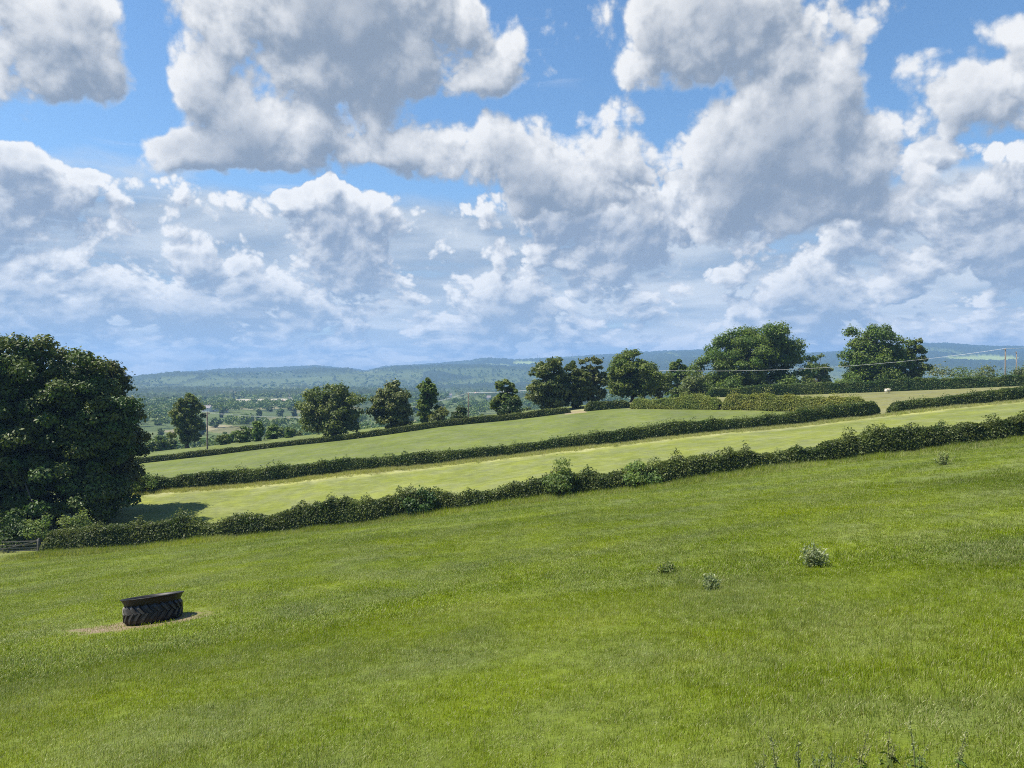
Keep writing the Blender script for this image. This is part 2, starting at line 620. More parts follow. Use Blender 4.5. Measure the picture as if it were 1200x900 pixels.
def build_terrain():
    ratio = 1.0115
    nr = int(math.log(9000 / 0.5) / math.log(ratio)) + 1
    rr = 0.5 * ratio ** np.arange(nr)
    th = np.concatenate([np.radians(np.arange(-40, 40, 0.11)), np.radians(np.arange(40, 320, 4.0))])
    nt = len(th)
    RR, TH = np.meshgrid(rr, th, indexing='ij')
    x, y = (RR * np.sin(TH)).ravel(), (RR * np.cos(TH)).ravel()
    z = ground_z(x, y)
    r = np.hypot(x, y)
    c, wood = zone_colour(x, y, z, r)
    g = np.random.default_rng(9)
    z = z + wood * (4 + 9 * g.random(len(z)) ** 1.3) * sstep(1100, 1500, r) * np.where(r > 3500, 1.3, 1.0)
    i = np.arange(nr - 1)[:, None] * nt
    j = np.arange(nt)[None]
    jn = (j + 1) % nt
    Q = np.stack([i + j, i + jn, i + nt + jn, i + nt + j], -1).reshape(-1, 4)[:, ::-1]
    V = np.stack([x, y, z], 1)
    V = np.vstack([V, [[0, 0, gz(0.01, 0.01)]]])
    c = np.vstack([c, c[:1]])
    wood = np.append(wood, 0)
    # the hub of the fan
    me = np_mesh('ground', V, Q, {'tint': c, 'wood': wood}, smooth=True)
    o = link_mesh('ground', me, ground_material())
    tag(o, kind='structure')
    hub = np.stack([np.full(nt, nr * nt), np.arange(nt), (np.arange(nt) + 1) % nt], 1)
    bm = bmesh.new()
    bm.from_mesh(me)
    bm.verts.ensure_lookup_table()
    for t in hub:
        try:
            bm.faces.new([bm.verts[int(k)] for k in t[[0, 2, 1]]]).smooth = True
        except ValueError:
            pass
    bm.normal_update()
    bm.to_mesh(me)
    bm.free()
    return o


def meadow_tone(N, pos):
    """slow variation of the sward: lush yellow-green, darker and greyer patches (same field for blades and soil)"""
    p = N.vm('MULTIPLY', pos, (1.0, 1.0, 0.0))
    a = N.noise(p, 0.11, 4, 0.55)
    b = N.noise(N.vm('ADD', p, (31.0, 7.0, 0.0)), 0.45, 4, 0.6)
    c = N.noise(N.vm('ADD', p, (3.0, 57.0, 0.0)), 2.2, 3, 0.55)
    lush = N.m('ADD', N.m('MULTIPLY', a, 0.55), N.m('ADD', N.m('MULTIPLY', b, 0.30), N.m('MULTIPLY', c, 0.15)))
    grey = N.noise(N.vm('ADD', p, (91.0, 13.0, 0.0)), 0.30, 5, 0.6)
    return lush, grey


def ground_material():
    m = bpy.data.materials.new('ground')
    m.use_nodes = True
    t = m.node_tree
    t.nodes.clear()
    N = NT(t)
    pos = N.n('ShaderNodeNewGeometry').outputs['Position']
    tint = N.n('ShaderNodeAttribute', attribute_name='tint').outputs['Color']
    wood = N.n('ShaderNodeAttribute', attribute_name='wood').outputs['Fac']
    lush, grey = meadow_tone(N, pos)
    r = N.vm('LENGTH', pos, out=1)
    near = N.ramp(r, 90, 300, 1.0, 0.0)
    hs = N.n('ShaderNodeHueSaturation')
    N.put(hs.inputs['Hue'], N.m('ADD', 0.5, N.m('MULTIPLY', N.m('SUBTRACT', 0.5, lush), 0.045)))
    N.put(hs.inputs['Saturation'], N.ramp(grey, 0.35, 0.7, 1.06, 0.80))
    N.put(hs.inputs['Value'], N.ramp(lush, 0.25, 0.75, 0.76, 1.28))
    N.put(hs.inputs['Color'], tint)
    # streaks and mottling of grass seen from far off
    st = N.noise(N.vm('MULTIPLY', pos, (0.5, 1.0, 0.0)), 1.3, 6, 0.65)
    fine = N.noise(N.vm('MULTIPLY', pos, (1.0, 1.0, 0.0)), 9.0, 4, 0.7)
    v = N.m('MULTIPLY', N.ramp(st, 0.25, 0.75, 0.72, 1.28, smooth=False), N.ramp(fine, 0.2, 0.8, 0.62, 1.38, smooth=False))
    v = N.m('ADD', N.m('MULTIPLY', v, near), N.m('SUBTRACT', 1.0, near))
    bigv = N.noise(pos, 0.012, 4, 0.6)
    v = N.m('MULTIPLY', v, N.m('ADD', 1.0, N.m('MULTIPLY', N.m('MULTIPLY', N.m('SUBTRACT', bigv, 0.5), 0.9), N.m('SUBTRACT', 1.0, near))))
    col = N.vm('MULTIPLY', hs.outputs[0], N.xyz(v, v, v))
    # bare trampled earth round the feeder
    sx, sy, sz = (float(k) for k in SOIL_AT)
    q = N.vm('SUBTRACT', pos, (sx, sy, 0.0))
    q = N.vm('MULTIPLY', q, (1 / 2.0, 1 / 1.15, 0.0))
    rad = N.m('ADD', N.vm('LENGTH', q, out=1), N.m('MULTIPLY', N.m('SUBTRACT', N.noise(pos, 1.6, 6, 0.7), 0.5), 1.7))
    soil = N.ramp(rad, 0.70, 1.10, 0.95, 0.0)
    sc = N.mix(N.noise(pos, 7.0, 6, 0.7), (0.10, 0.075, 0.052), (0.26, 0.195, 0.135))
    col = N.mix(soil, col, sc)
    b = N.n('ShaderNodeBsdfPrincipled')
    N.put(b.inputs['Base Color'], col)
    N.put(b.inputs['Roughness'], 0.85)
    N.put(b.inputs['Specular IOR Level'], 0.15)
    bump = N.n('ShaderNodeBump')
    N.put(bump.inputs['Strength'], 0.55)
    N.put(bump.inputs['Distance'], 0.06)
    N.put(bump.inputs['Height'], N.m('ADD', fine, N.noise(pos, 2.5, 3, 0.6)))
    N.put(b.inputs['Normal'], bump.outputs[0])
    out = N.n('ShaderNodeOutputMaterial')
    N.put(out.inputs[0], b.outputs[0])
    return m


build_terrain()


def build_haze():
    V = []
    for zz in (-95.0, 310.0):
        for sx, sy in ((-1, -1), (1, -1), (1, 1), (-1, 1)):
            V.append((sx * 9300, sy * 9300, zz))
    Fc = [(3, 2, 1, 0), (4, 5, 6, 7), (0, 1, 5, 4), (1, 2, 6, 5), (2, 3, 7, 6), (3, 0, 4, 7)]
    m = bpy.data.materials.new('haze')
    m.use_nodes = True
    m.node_tree.nodes.clear()
    N = NT(m.node_tree)
    v = N.n('ShaderNodeVolumePrincipled')
    N.put(v.inputs['Color'], (0.32, 0.58, 1.0))
    N.put(v.inputs['Density'], HAZE)
    N.put(v.inputs['Anisotropy'], 0.1)
    out = N.n('ShaderNodeOutputMaterial')
    N.put(out.inputs['Volume'], v.outputs[0])
    o = link_mesh('haze', np_mesh('haze', np.array(V), np.array(Fc)), m)
    tag(o, kind='stuff')


HAZE = 1.6e-4
build_haze()

# ------------------------------------------------------------------ foliage
def leaf_material(name, base, var=0.35, trans=0.4, hue=0.03, gloss=0.25, pale=None, rough=0.5, alt=None):
    """leaves: diffuse + light coming through, tone varies by leaf (lv), by clump (cv) and by plant"""
    m = bpy.data.materials.new(name)
    m.use_nodes = True
    m.node_tree.nodes.clear()
    N = NT(m.node_tree)
    lv = N.n('ShaderNodeAttribute', attribute_name='lv').outputs['Fac']
    cv = N.n('ShaderNodeAttribute', attribute_name='cv').outputs['Fac']
    rnd = N.n('ShaderNodeObjectInfo').outputs['Random']
    hs = N.n('ShaderNodeHueSaturation')
    N.put(hs.inputs['Hue'], N.m('ADD', 0.5, N.m('ADD', N.m('MULTIPLY', N.m('SUBTRACT', cv, 0.5), -hue * 1.2), N.m('MULTIPLY', N.m('SUBTRACT', rnd, 0.5), hue))))
    N.put(hs.inputs['Saturation'], N.m('ADD', 0.85, N.m('MULTIPLY', lv, 0.25)))
    v = N.m('ADD', 1.0 - var, N.m('MULTIPLY', N.m('ADD', N.m('MULTIPLY', lv, 0.55), N.m('MULTIPLY', cv, 0.45)), 2 * var))
    v = N.m('MULTIPLY', v, N.m('ADD', 0.88, N.m('MULTIPLY', rnd, 0.24)))
    N.put(hs.inputs['Value'], v)
    N.put(hs.inputs['Color'], base)
    col = hs.outputs[0]
    if alt is not None:                      # patches of another species
        col = N.mix(N.m('MULTIPLY', N.ramp(cv, 0.55, 0.80), 0.8), col, N.vm('MULTIPLY', N.xyz(v, v, v), alt))
    if pale is not None:
        col = N.mix(N.ramp(lv, 0.90, 0.97), col, pale)
    b = N.n('ShaderNodeBsdfPrincipled')
    N.put(b.inputs['Base Color'], col)
    N.put(b.inputs['Roughness'], rough)
    N.put(b.inputs['Specular IOR Level'], gloss)
    tr = N.n('ShaderNodeBsdfTranslucent')
    N.put(tr.inputs[0], N.mix(1.0, col, (1.0, 1.0, 0.55), 'MULTIPLY'))
    mx = N.n('ShaderNodeMixShader')
    N.put(mx.inputs[0], trans)
    N.put(mx.inputs[1], b.outputs[0])
    N.put(mx.inputs[2], tr.outputs[0])
    out = N.n('ShaderNodeOutputMaterial')
    N.put(out.inputs[0], mx.outputs[0])
    return m


def bark_material(name, a, b):
    m = bpy.data.materials.new(name)
    m.use_nodes = True
    N = NT(m.node_tree)
    bs = m.node_tree.nodes['Principled BSDF']
    pos = N.n('ShaderNodeTexCoord').outputs['Object']
    n1 = N.noise(N.vm('MULTIPLY', pos, (6.0, 6.0, 1.0)), 1.6, 5, 0.6)
    N.put(bs.inputs['Base Color'], N.mix(n1, a, b))
    N.put(bs.inputs['Roughness'], 0.9)
    bp = N.n('ShaderNodeBump')
    N.put(bp.inputs['Distance'], 0.03)
    N.put(bp.inputs['Height'], n1)
    N.put(bs.inputs['Normal'], bp.outputs[0])
    return m


M_BARK = bark_material('bark', (0.05, 0.04, 0.03), (0.14, 0.115, 0.085))
M_OAK = leaf_material('oak_leaves', (0.108, 0.150, 0.026))
M_ASH = leaf_material('ash_leaves', (0.124, 0.162, 0.040), gloss=0.35)
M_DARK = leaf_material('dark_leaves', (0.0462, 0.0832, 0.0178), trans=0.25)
M_DEEP = leaf_material('deep_green_leaves', (0.068, 0.098, 0.016), trans=0.28, hue=0.05, gloss=0.3)  # a deeper green than the oak leaves, for the left trees
M_BUSH = leaf_material('bush_leaves', (0.1114, 0.1654, 0.0327), hue=0.04)
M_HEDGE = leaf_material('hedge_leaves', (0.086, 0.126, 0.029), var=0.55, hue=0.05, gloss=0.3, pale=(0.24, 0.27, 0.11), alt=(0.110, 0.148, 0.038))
M_HEDGE_SUN = leaf_material('sunlit_hedge_leaves', (0.2049, 0.2287, 0.0486), var=0.35, hue=0.03)  # paler copy of the hedge leaves, sunlight put into its colour
M_BUSH_PALE = leaf_material('pale_bush_leaves', (0.165, 0.225, 0.062), hue=0.03, trans=0.5)
M_FAR = leaf_material('valley_leaves', (0.1001, 0.1501, 0.0277), trans=0.25)


def rand_unit(n, g):
    v = g.normal(size=(n, 3))
    return v / np.linalg.norm(v, axis=1, keepdims=True)


def leaf_quads(P, Nn, size, g, lv, cv, aspect=0.62, fold=0.25):
    """a bent leaf spray at each P with normal near Nn"""
    n = len(P)
    t = np.cross(Nn, rand_unit(n, g))
    t /= np.linalg.norm(t, axis=1, keepdims=True) + 1e-9
    b = np.cross(Nn, t)
    s = size[:, None]
    drop = Nn * s * fold
    v0 = P - t * s
    v1 = P + b * s * aspect + drop * g.uniform(-1, 1, (n, 1))
    v2 = P + t * s - drop
    v3 = P - b * s * aspect + drop * g.uniform(-1, 1, (n, 1))
    V = np.stack([v0, v1, v2, v3], 1).reshape(-1, 3)
    Fq = np.arange(4 * n).reshape(-1, 4)
    return V, Fq, np.repeat(lv, 4), np.repeat(cv, 4)


def tube(path, radii, sides=7):
    """a tapered tube along a path, as (V, quads)"""
    path = np.asarray(path, float)
    n = len(path)
    T = np.gradient(path, axis=0)
    T /= np.linalg.norm(T, axis=1, keepdims=True) + 1e-9
    ref = np.array((1.0, 0.13, 0.07))
    ref /= np.linalg.norm(ref)
    A = np.cross(T, ref)
    A /= np.linalg.norm(A, axis=1, keepdims=True) + 1e-9
    B = np.cross(T, A)
    an = np.linspace(0, 2 * math.pi, sides, endpoint=False)
    ring = A[:, None] * np.cos(an)[None, :, None] + B[:, None] * np.sin(an)[None, :, None]
    V = (path[:, None] + ring * np.asarray(radii)[:, None, None]).reshape(-1, 3)
    i = np.arange(n - 1)[:, None] * sides
    j = np.arange(sides)[None]
    Q = np.stack([i + j, i + (j + 1) % sides, i + sides + (j + 1) % sides, i + sides + j], -1).reshape(-1, 4)
    return V, Q


class Pile:
    """collects quads into one mesh"""
    def __init__(self):
        self.V, self.F, self.n = [], [], 0

    def add(self, V, Q):
        self.V.append(np.asarray(V, float))
        self.F.append(np.asarray(Q) + self.n)
        self.n += len(V)

    def box(self, c, s, rot=None):
        c, s = np.asarray(c, float), np.asarray(s, float) / 2
        V = np.array([(x, y, z) for z in (-1, 1) for x, y in ((-1, -1), (1, -1), (1, 1), (-1, 1))], float) * s
        if rot is not None:
            V = V @ np.array(rot).T
        self.add(V + c, [(3, 2, 1, 0), (4, 5, 6, 7), (0, 1, 5, 4), (1, 2, 6, 5), (2, 3, 7, 6), (3, 0, 4, 7)])

    def mesh(self, name, smooth=False):
        return np_mesh(name, np.vstack(self.V), np.vstack(self.F), smooth=smooth)


def crown_clumps(H, W, g, lobes, n_clumps, clump_r, gap=0.0):
    """clump centres inside a union of ellipsoids; lobes are (dx, dy, z, rx, rz) in units of W/2 and H"""
    out = []
    tries = 0
    vols = np.array([l[3] ** 2 * l[4] for l in lobes])
    while len(out) < n_clumps and tries < n_clumps * 60:
        tries += 1
        l = lobes[g.choice(len(lobes), p=vols / vols.sum())]
        u = rand_unit(1, g)[0] * g.random() ** (1 / 3.8)
        if np.linalg.norm(u) < 0.35:
            continue
        p = np.array((l[0] * W / 2 + u[0] * (l[3] * W / 2 - clump_r * .6), l[1] * W / 2 + u[1] * (l[3] * W / 2 - clump_r * .6), l[2] * H + u[2] * (l[4] * H - clump_r * .5)))
        if p[2] < 0.02 * H:
            continue
        if any(np.sum((p - q) ** 2) < (clump_r * (0.50 + gap)) ** 2 for q in out):
            continue
        out.append(p)
    return np.array(out)


def crown_mesh(name, C, clump_r, g, per, leaf, flat=0.8):
    """leaves on and in each clump, thicker to the top and outside, a few sprays sticking out"""
    Ps, Ns, S, LV, CV = [], [], [], [], []
    for c in C:
        r = clump_r * g.uniform(0.7, 1.25)
        n = int(per * (r / clump_r) ** 2)
        u = rand_unit(n, g)
        u[:, 2] = np.where(u[:, 2] < -0.3, u[:, 2] * g.uniform(-0.6, 1, n), u[:, 2])
        lump = 1 + 0.28 * np.sin(u[:, 0] * 5 + c[0]) * np.sin(u[:, 1] * 5 + c[1]) * np.sin(u[:, 2] * 5 + c[2])
        rad = r * lump * (1 - 0.5 * g.random(n) ** 2) * np.where(g.random(n) < 0.16, g.uniform(1.1, 1.5, n), 1.0)
        p = c + u * rad[:, None] * (1, 1, flat)
        nn = u * 0.9 + rand_unit(n, g) * 0.75 + np.array((0, 0, 0.35))
        nn /= np.linalg.norm(nn, axis=1, keepdims=True)
        Ps.append(p)
        Ns.append(nn)
        S.append(leaf * g.uniform(0.6, 1.3, n))
        LV.append(g.random(n))
        CV.append(np.full(n, g.random()))
    V, Q, lv, cv = leaf_quads(np.vstack(Ps), np.vstack(Ns), np.concatenate(S), g, np.concatenate(LV), np.concatenate(CV))
    return np_mesh(name, V, Q, {'lv': lv, 'cv': cv})


def trunk_mesh(name, H, C, g, r0, lean=0.0, fork=0.34):
    P = Pile()
    top = np.array((lean * H * 0.3, 0.0, H * 0.62))
    k = np.linspace(0, 1, 9)
    path = np.stack([top[0] * k ** 1.5 + 0.10 * np.sin(k * 5) * r0, 0.12 * np.cos(k * 4) * r0, -0.4 + (top[2] + 0.4) * k], 1)
    rad = r0 * (1 - 0.78 * k) * (1 + 0.7 * np.exp(-k * 14))
    P.add(*tube(path, rad, 9))
    sel = C if len(C) < 34 else C[g.choice(len(C), 34, replace=False)]
    for c in sel:
        h = min(max(fork * H + 0.35 * max(c[2] - fork * H, 0), 0.14 * H), H * 0.58)
        kk = (h + 0.4) / (top[2] + 0.4)
        a = np.array([np.interp(kk, k, path[:, i]) for i in range(3)])
        b = np.asarray(c)
        m1 = a + (b - a) * 0.35 + np.array((0, 0, 0.05 * H)) + g.normal(size=3) * 0.02 * H
        m2 = a + (b - a) * 0.72 + np.array((0, 0, 0.03 * H)) + g.normal(size=3) * 0.02 * H
        P.add(*tube([a, m1, m2, b], np.array((0.36, 0.22, 0.12, 0.03)) * r0, 5))
    return P.mesh(name, smooth=True)


DOME = [(0, 0, .56, .92, .43), (-.35, .1, .45, .6, .34), (.38, -.1, .46, .58, .34), (.05, 0, .78, .55, .21), (-.3, -.2, .28, .55, .2), (.3, .15, .28, .55, .2), (0, 0, .19, .82, .19)]
TALL = [(0, 0, .60, .75, .39), (-.25, .1, .40, .65, .30), (.3, -.1, .42, .6, .30), (.05, 0, .80, .5, .19), (0, 0, .22, .7, .2)]
SPREAD = [(-.35, 0, .58, .58, .36), (.30, .1, .66, .60, .33), (.0, -.2, .40, .75, .30), (-.55, .1, .40, .42, .3), (.55, -.1, .44, .42, .32), (.1, .1, .82, .42, .17), (0, 0, .18, .8, .16)]
OPEN = [(-.42, 0, .52, .50, .32), (-.25, .1, .78, .40, .2), (.20, 0, .80, .45, .19), (.1, -.1, .50, .6, .3), (.66, 0, .64, .28, .20), (.55, .1, .36, .45, .24), (-.1, 0, .2, .85, .18)]
TRUNKY = [(-.1, 0, .70, .75, .28), (.35, .1, .60, .5, .24), (-.5, -.1, .55, .45, .24), (0, .1, .84, .5, .15)]


def tree(name, px, pbase, D, ptop, pw, mat, label, lobes=DOME, seed=1, per=110, leaf=0.30, clump=None, gap=0.0, n=None, cat='tree', group=None, r0=None, fork=.34, lean=0.0, flat=.8, squash=1.0):
    """a tree standing where the photograph shows it: H and W follow from its distance and size in the picture"""
    g = np.random.default_rng(seed)
    p = at(px, pbase, D)
    z = gz(p[0], p[1])
    H = (at(px, ptop, D)[2] - z) * 1.035
    W = pw / F * D
    cr = clump or max(0.065 * H, 0.095 * W)
    n = n or int(80 * (W / H + 0.35))
    lobes = [tuple(np.array(l) * (1 + g.normal(size=5) * .07) + np.array((g.normal() * .05, 0, g.normal() * .02, 0, 0))) for l in lobes]
    C = crown_clumps(H, W, g, lobes, n, cr, gap)
    C[:, 1] *= squash
    root = empty(name, (p[0], p[1], z), label, cat, group)
    link_mesh('trunk', trunk_mesh('trunk', H, C, g, r0 or 0.028 * H + 0.08, lean, fork), M_BARK, root)
    link_mesh('crown', crown_mesh('crown', C, cr, g, per, leaf, flat), mat, root)
    return root


def bush(name, px, pbase, D, ptop, pw, mat, label, seed=1, per=90, leaf=0.14, n=14, cat='bush', group=None, lobes=None):
    g = np.random.default_rng(seed)
    p = at(px, pbase, D)
    z = gz(p[0], p[1])
    H = max(at(px, ptop, D)[2] - z, 0.5)
    W = pw / F * D
    cr = 0.17 * (H + W) * 0.62
    C = crown_clumps(H, W, g, lobes or [(0, 0, .48, .95, .5), (-.3, 0, .35, .6, .36), (.3, 0, .4, .6, .4)], n, cr)
    root = empty(name, (p[0], p[1], z), label, cat, group)
    k = Pile()
    for c in C[:9]:
        k.add(*tube([(0, 0, -0.1), (c[0] * .4, c[1] * .4, c[2] * .5), c], (0.05 * H ** .5, 0.035 * H ** .5, 0.008), 5))
    link_mesh('stem', k.mesh('stem', True), M_BARK, root)
    link_mesh('foliage', crown_mesh('foliage', C, cr, g, per, leaf), mat, root)
    return root


def hedge(name, label, xs, ys, heights, depth, mat, seed, per_m, leaf, rag=0.18, sprig=0.03, group='field hedges', core_mat=None, y_off=0.0):
    """a hedge along a plan line: an inner mass of twigs and leaf, and leaf sprays over its top and both faces"""
    g = np.random.default_rng(seed)
    seg = np.hypot(np.diff(xs), np.diff(ys))
    L = np.concatenate([[0], np.cumsum(seg)])
    n = int(L[-1] * per_m)
    s = g.random(n) * L[-1]
    cx, cy = np.interp(s, L, xs), np.interp(s, L, ys)
    tx, ty = np.gradient(np.asarray(xs, float), L), np.gradient(np.asarray(ys, float), L)
    nx, ny = np.interp(s, L, -ty), np.interp(s, L, tx)          # points away from the camera
    q = np.hypot(nx, ny)
    nx, ny = nx / q, ny / q
    hh = np.interp(s, L, heights)
    z0 = ground_z(cx, cy)
    bumps = (fbm(s / 1.7, s * 0 + seed, 3, seed) - .5) * 2 * rag + (fbm(s / 7.0, s * 0 + seed + 5, 2, seed + 9) - .5) * 2 * rag
    hh = hh * (0.95 + bumps + (fbm(s / 3.2, s * 0 + seed + 2, 2, seed + 4) - .5) * rag)
    hh = hh * np.clip(np.minimum(s, L[-1] - s) / 1.6 + .45, .45, 1)
    # section: rounded box, parameter a from foot of the near face over the top to the foot of the far face
    a = g.random(n)
    near_face = a < 0.46
    top = (a >= 0.46) & (a < 0.80)
    w = depth / 2 * (1 + 0.35 * (fbm(s / 2.3, a * 3 + seed, 3, seed + 3) - .5) * 2)
    hf = g.random(n) ** 0.85
    lat = np.where(near_face, -w * (1 - .25 * hf ** 3), np.where(top, g.uniform(-1, 1, n) * w * .8, w * (1 - .25 * hf ** 3)))
    zz = np.where(top, hh * (1 - 0.10 * (lat / (w + 1e-6)) ** 2), hf * hh)
    inset = g.random(n) ** 2 * 0.35 * w
    lat = lat - np.sign(lat) * inset * ~top
    zz = zz - inset * 0.6 * top
    sp = top & (g.random(n) < sprig * 3)
    zz = zz + sp * g.random(n) ** 2 * 0.40 * hh * np.clip((fbm(s / .9, s * 0 + seed, 2, seed + 31) - .35) * 3, 0, 1.3)
    P = np.stack([cx + nx * lat, cy + ny * lat, z0 + zz], 1)
    P += g.normal(size=P.shape) * 0.06
    Nn = np.stack([nx * np.sign(lat) * ~top, ny * np.sign(lat) * ~top, np.where(top, 1.0, 0.25)], 1)
    Nn = Nn + rand_unit(n, g) * 0.85
    Nn /= np.linalg.norm(Nn, axis=1, keepdims=True)
    cv = np.clip(fbm(s / 1.9, zz / 1.1 + seed, 3, seed + 21) * 1.7 - .35, 0, 1)
    V, Q, lv, cvv = leaf_quads(P, Nn, leaf * g.uniform(.55, 1.35, n), g, g.random(n), cv)
    root = empty(name, (float(xs[0]), float(ys[0]), gz(xs[0], ys[0])), label, 'hedge', group)
    off = np.array(root.location)
    link_mesh('foliage', np_mesh('foliage', V - off, Q, {'lv': lv, 'cv': cvv}), mat, root)
    # inner mass
    k = np.arange(0, L[-1], 0.8)
    kx, ky, kh = np.interp(k, L, xs), np.interp(k, L, ys), np.interp(k, L, heights)
    kn = np.stack([np.interp(k, L, -ty), np.interp(k, L, tx)], 1)
    kn /= np.linalg.norm(kn, axis=1, keepdims=True)
    kz = ground_z(kx, ky)
    rings = []
    for (u, v) in ((-.62, -.1), (-.74, .45), (-.5, .84), (0, .9), (.5, .84), (.74, .45), (.62, -.1)):
        jit = 1 + 0.22 * (g.random(len(k)) - .5)
        rings.append(np.stack([kx + kn[:, 0] * u * depth / 2 * jit, ky + kn[:, 1] * u * depth / 2 * jit, kz + v * kh * jit * (0.95 - rag * .7) * np.clip(np.minimum(k, L[-1] - k) / 1.6 + .3, .3, 1)], 1))
    Vv = np.stack(rings, 1)
    m, rN = Vv.shape[:2]
    i = np.arange(m - 1)[:, None] * rN
    j = np.arange(rN - 1)[None]
    Qv = np.stack([i + j, i + rN + j, i + rN + j + 1, i + j + 1], -1).reshape(-1, 4)
    nv = m * rN
    link_mesh('twig_mass', np_mesh('twig_mass', Vv.reshape(-1, 3) - off, Qv, {'lv': g.random(nv), 'cv': g.random(nv) * .5}), core_mat or M_TWIG, root)
    return root


M_TWIG = leaf_material('twig_mass', (0.036, 0.048, 0.018), trans=0.0, gloss=0.05, rough=0.9)


def line_pts(line, px0, px1, tops, step=6, dy=0.0):
    """plan points and heights of a hedge between two columns of the photograph; tops = (px, row of its top)"""
    L = np.array(line, float)
    T = np.array(tops, float)
    pxs = np.linspace(px0, px1, step)
    xs, ys, hs = [], [], []
    for p in pxs:
        q = at(p, np.interp(p, L[:, 0], L[:, 1]), np.interp(p, L[:, 0], L[:, 2]))
        pt = np.interp(p, T[:, 0], T[:, 1])
        z = gz(q[0], q[1])
        hs.append(max(at(p, pt, q[1] + 0.4)[2] - z, 0.5))
        xs.append(q[0])
        ys.append(q[1] + dy)
    return np.array(xs), np.array(ys), np.array(hs)


# near hedge
x, y, h = line_pts(H1, 47, 1330, [(47, 628), (70, 621), (200, 611), (300, 607), (400, 591), (500, 580), (600, 567), (700, 557), (800, 537), (900, 524), (1000, 510), (1100, 500), (1200, 484), (1330, 468)], 40, 0.9)
hedge('hedge', 'long overgrown hedge nearest the camera, crossing the whole picture behind the front pasture', x, y, h, 1.9, M_HEDGE, 11, 2600, 0.100, rag=.30, sprig=.14)
# second hedge, broken by a gap below the sheep field
x, y, h = line_pts(H2, 120, 1031, [(120, 564), (180, 559), (400, 539), (533, 530), (667, 513), (800, 496), (933, 484), (1031, 470)], 36, 0.8)
hedge('hedge', 'even dark hedge between the two middle fields, ending at the gap on the right', x, y, h, 1.7, M_HEDGE, 12, 1700, 0.115, rag=.14, sprig=.06)
x, y, h = line_pts(H2, 1046, 1330, [(1046, 473), (1100, 466), (1200, 454), (1330, 440)], 14, 0.8)
hedge('hedge', 'dark hedge right of the gap, along the near side of the sheep field', x, y, h, 1.8, M_HEDGE, 13, 1700, 0.115, rag=.09, sprig=.03)
# third hedge below the row of trees
x, y, h = line_pts(H3, 60, 668, [(60, 548), (177, 535), (288, 523), (375, 513), (450, 503), (520, 493), (560, 489), (620, 482), (668, 476)], 30, 0.6)
hedge('hedge', 'low dark hedge under the row of separate trees, beyond the middle field', x, y, h, 1.3, M_HEDGE, 14, 1000, 0.13, rag=.14, sprig=.02)
x, y, h = line_pts(H3, 686, 738, [(686, 472), (738, 470)], 5, 0.6)
hedge('hedge', 'short dark hedge stub between the sandy field gap and the trimmed hedge', x, y, h, 1.6, M_HEDGE, 15, 700, 0.17, rag=.12)
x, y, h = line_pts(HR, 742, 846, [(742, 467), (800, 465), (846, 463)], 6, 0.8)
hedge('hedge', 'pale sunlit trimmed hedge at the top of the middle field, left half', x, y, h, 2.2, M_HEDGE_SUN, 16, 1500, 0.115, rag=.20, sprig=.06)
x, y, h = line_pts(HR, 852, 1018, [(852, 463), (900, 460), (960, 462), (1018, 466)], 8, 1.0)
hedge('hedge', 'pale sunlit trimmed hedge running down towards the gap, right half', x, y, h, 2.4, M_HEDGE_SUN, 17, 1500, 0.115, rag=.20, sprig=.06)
x, y, h = line_pts(HF, 830, 1340, [(830, 455), (930, 450), (1042, 444), (1092, 443), (1200, 438), (1340, 431)], 22, 0.8)
hedge('hedge', 'dark hedge on the far side of the sheep field, under the big trees', x, y, h, 1.8, M_HEDGE, 18, 1000, 0.14, rag=.13)

# big dark trees at the left edge
tree('tree', 26, 598, 83, 412, 270, M_DEEP, 'huge dark leafy tree filling the left edge of the picture', [(-.2, 0, .62, .78, .38), (.25, 0, .55, .72, .36), (-.45, .1, .4, .6, .36), (.5, 0, .36, .5, .34), (0, -.35, .22, .9, .24), (.2, .1, .2, .8, .22), (-.6, -.1, .3, .45, .3), (-.1, 0, .80, .75, .22), (.30, 0, .70, .62, .27), (.55, .1, .56, .45, .26), (-.5, 0, .74, .55, .25)], 21, 420, 0.20, clump=1.25, n=580, r0=.55, squash=.62)
tree('tree', 118, 588, 90, 416, 106, M_DEEP, 'dark tree ending the left clump, above a shadow on the field', TALL + [(.2, 0, .5, .75, .34), (.25, 0, .3, .75, .26), (0, -.2, .16, .85, .18)], 22, 420, 0.20, clump=1.2, n=170, r0=.40, squash=.7)
tree('tree', -85, 615, 86, 412, 240, M_DEEP, 'dark tree cut off by the left edge of the picture', SPREAD, 23, 300, 0.24, clump=1.4, n=220, r0=.5)
bush('bush', 46, 626, 74, 596, 44, M_BUSH_PALE, 'lighter rounded bush at the foot of the huge left tree', 31, 130, 0.12)
bush('bush', 89, 616, 76, 590, 36, M_BUSH_PALE, 'second lighter rounded bush, between the huge left tree and the near hedge', 32, 130, 0.12)
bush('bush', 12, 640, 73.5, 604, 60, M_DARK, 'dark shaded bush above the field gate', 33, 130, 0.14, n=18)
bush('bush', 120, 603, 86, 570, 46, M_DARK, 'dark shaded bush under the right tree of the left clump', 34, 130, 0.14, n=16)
bush('bush', 168, 577, 100, 553, 36, M_BUSH, 'grey-green rounded bush at the left end of the second hedge', 35, 130, 0.13)
bush('bush', 661, 584, 66.3, 538, 44, M_BUSH_PALE, 'tall light green bush rising out of the near hedge', 36, 120, 0.12, n=20, lobes=[(-.1, 0, .35, .9, .36), (.1, 0, .62, .6, .3), (-.15, 0, .82, .35, .2)])
bush('bush', 752, 572, 66.2, 539, 60, M_BUSH_PALE, 'broad light green bush bulging from the near hedge, right of the tall one', 37, 130, 0.12, n=18)
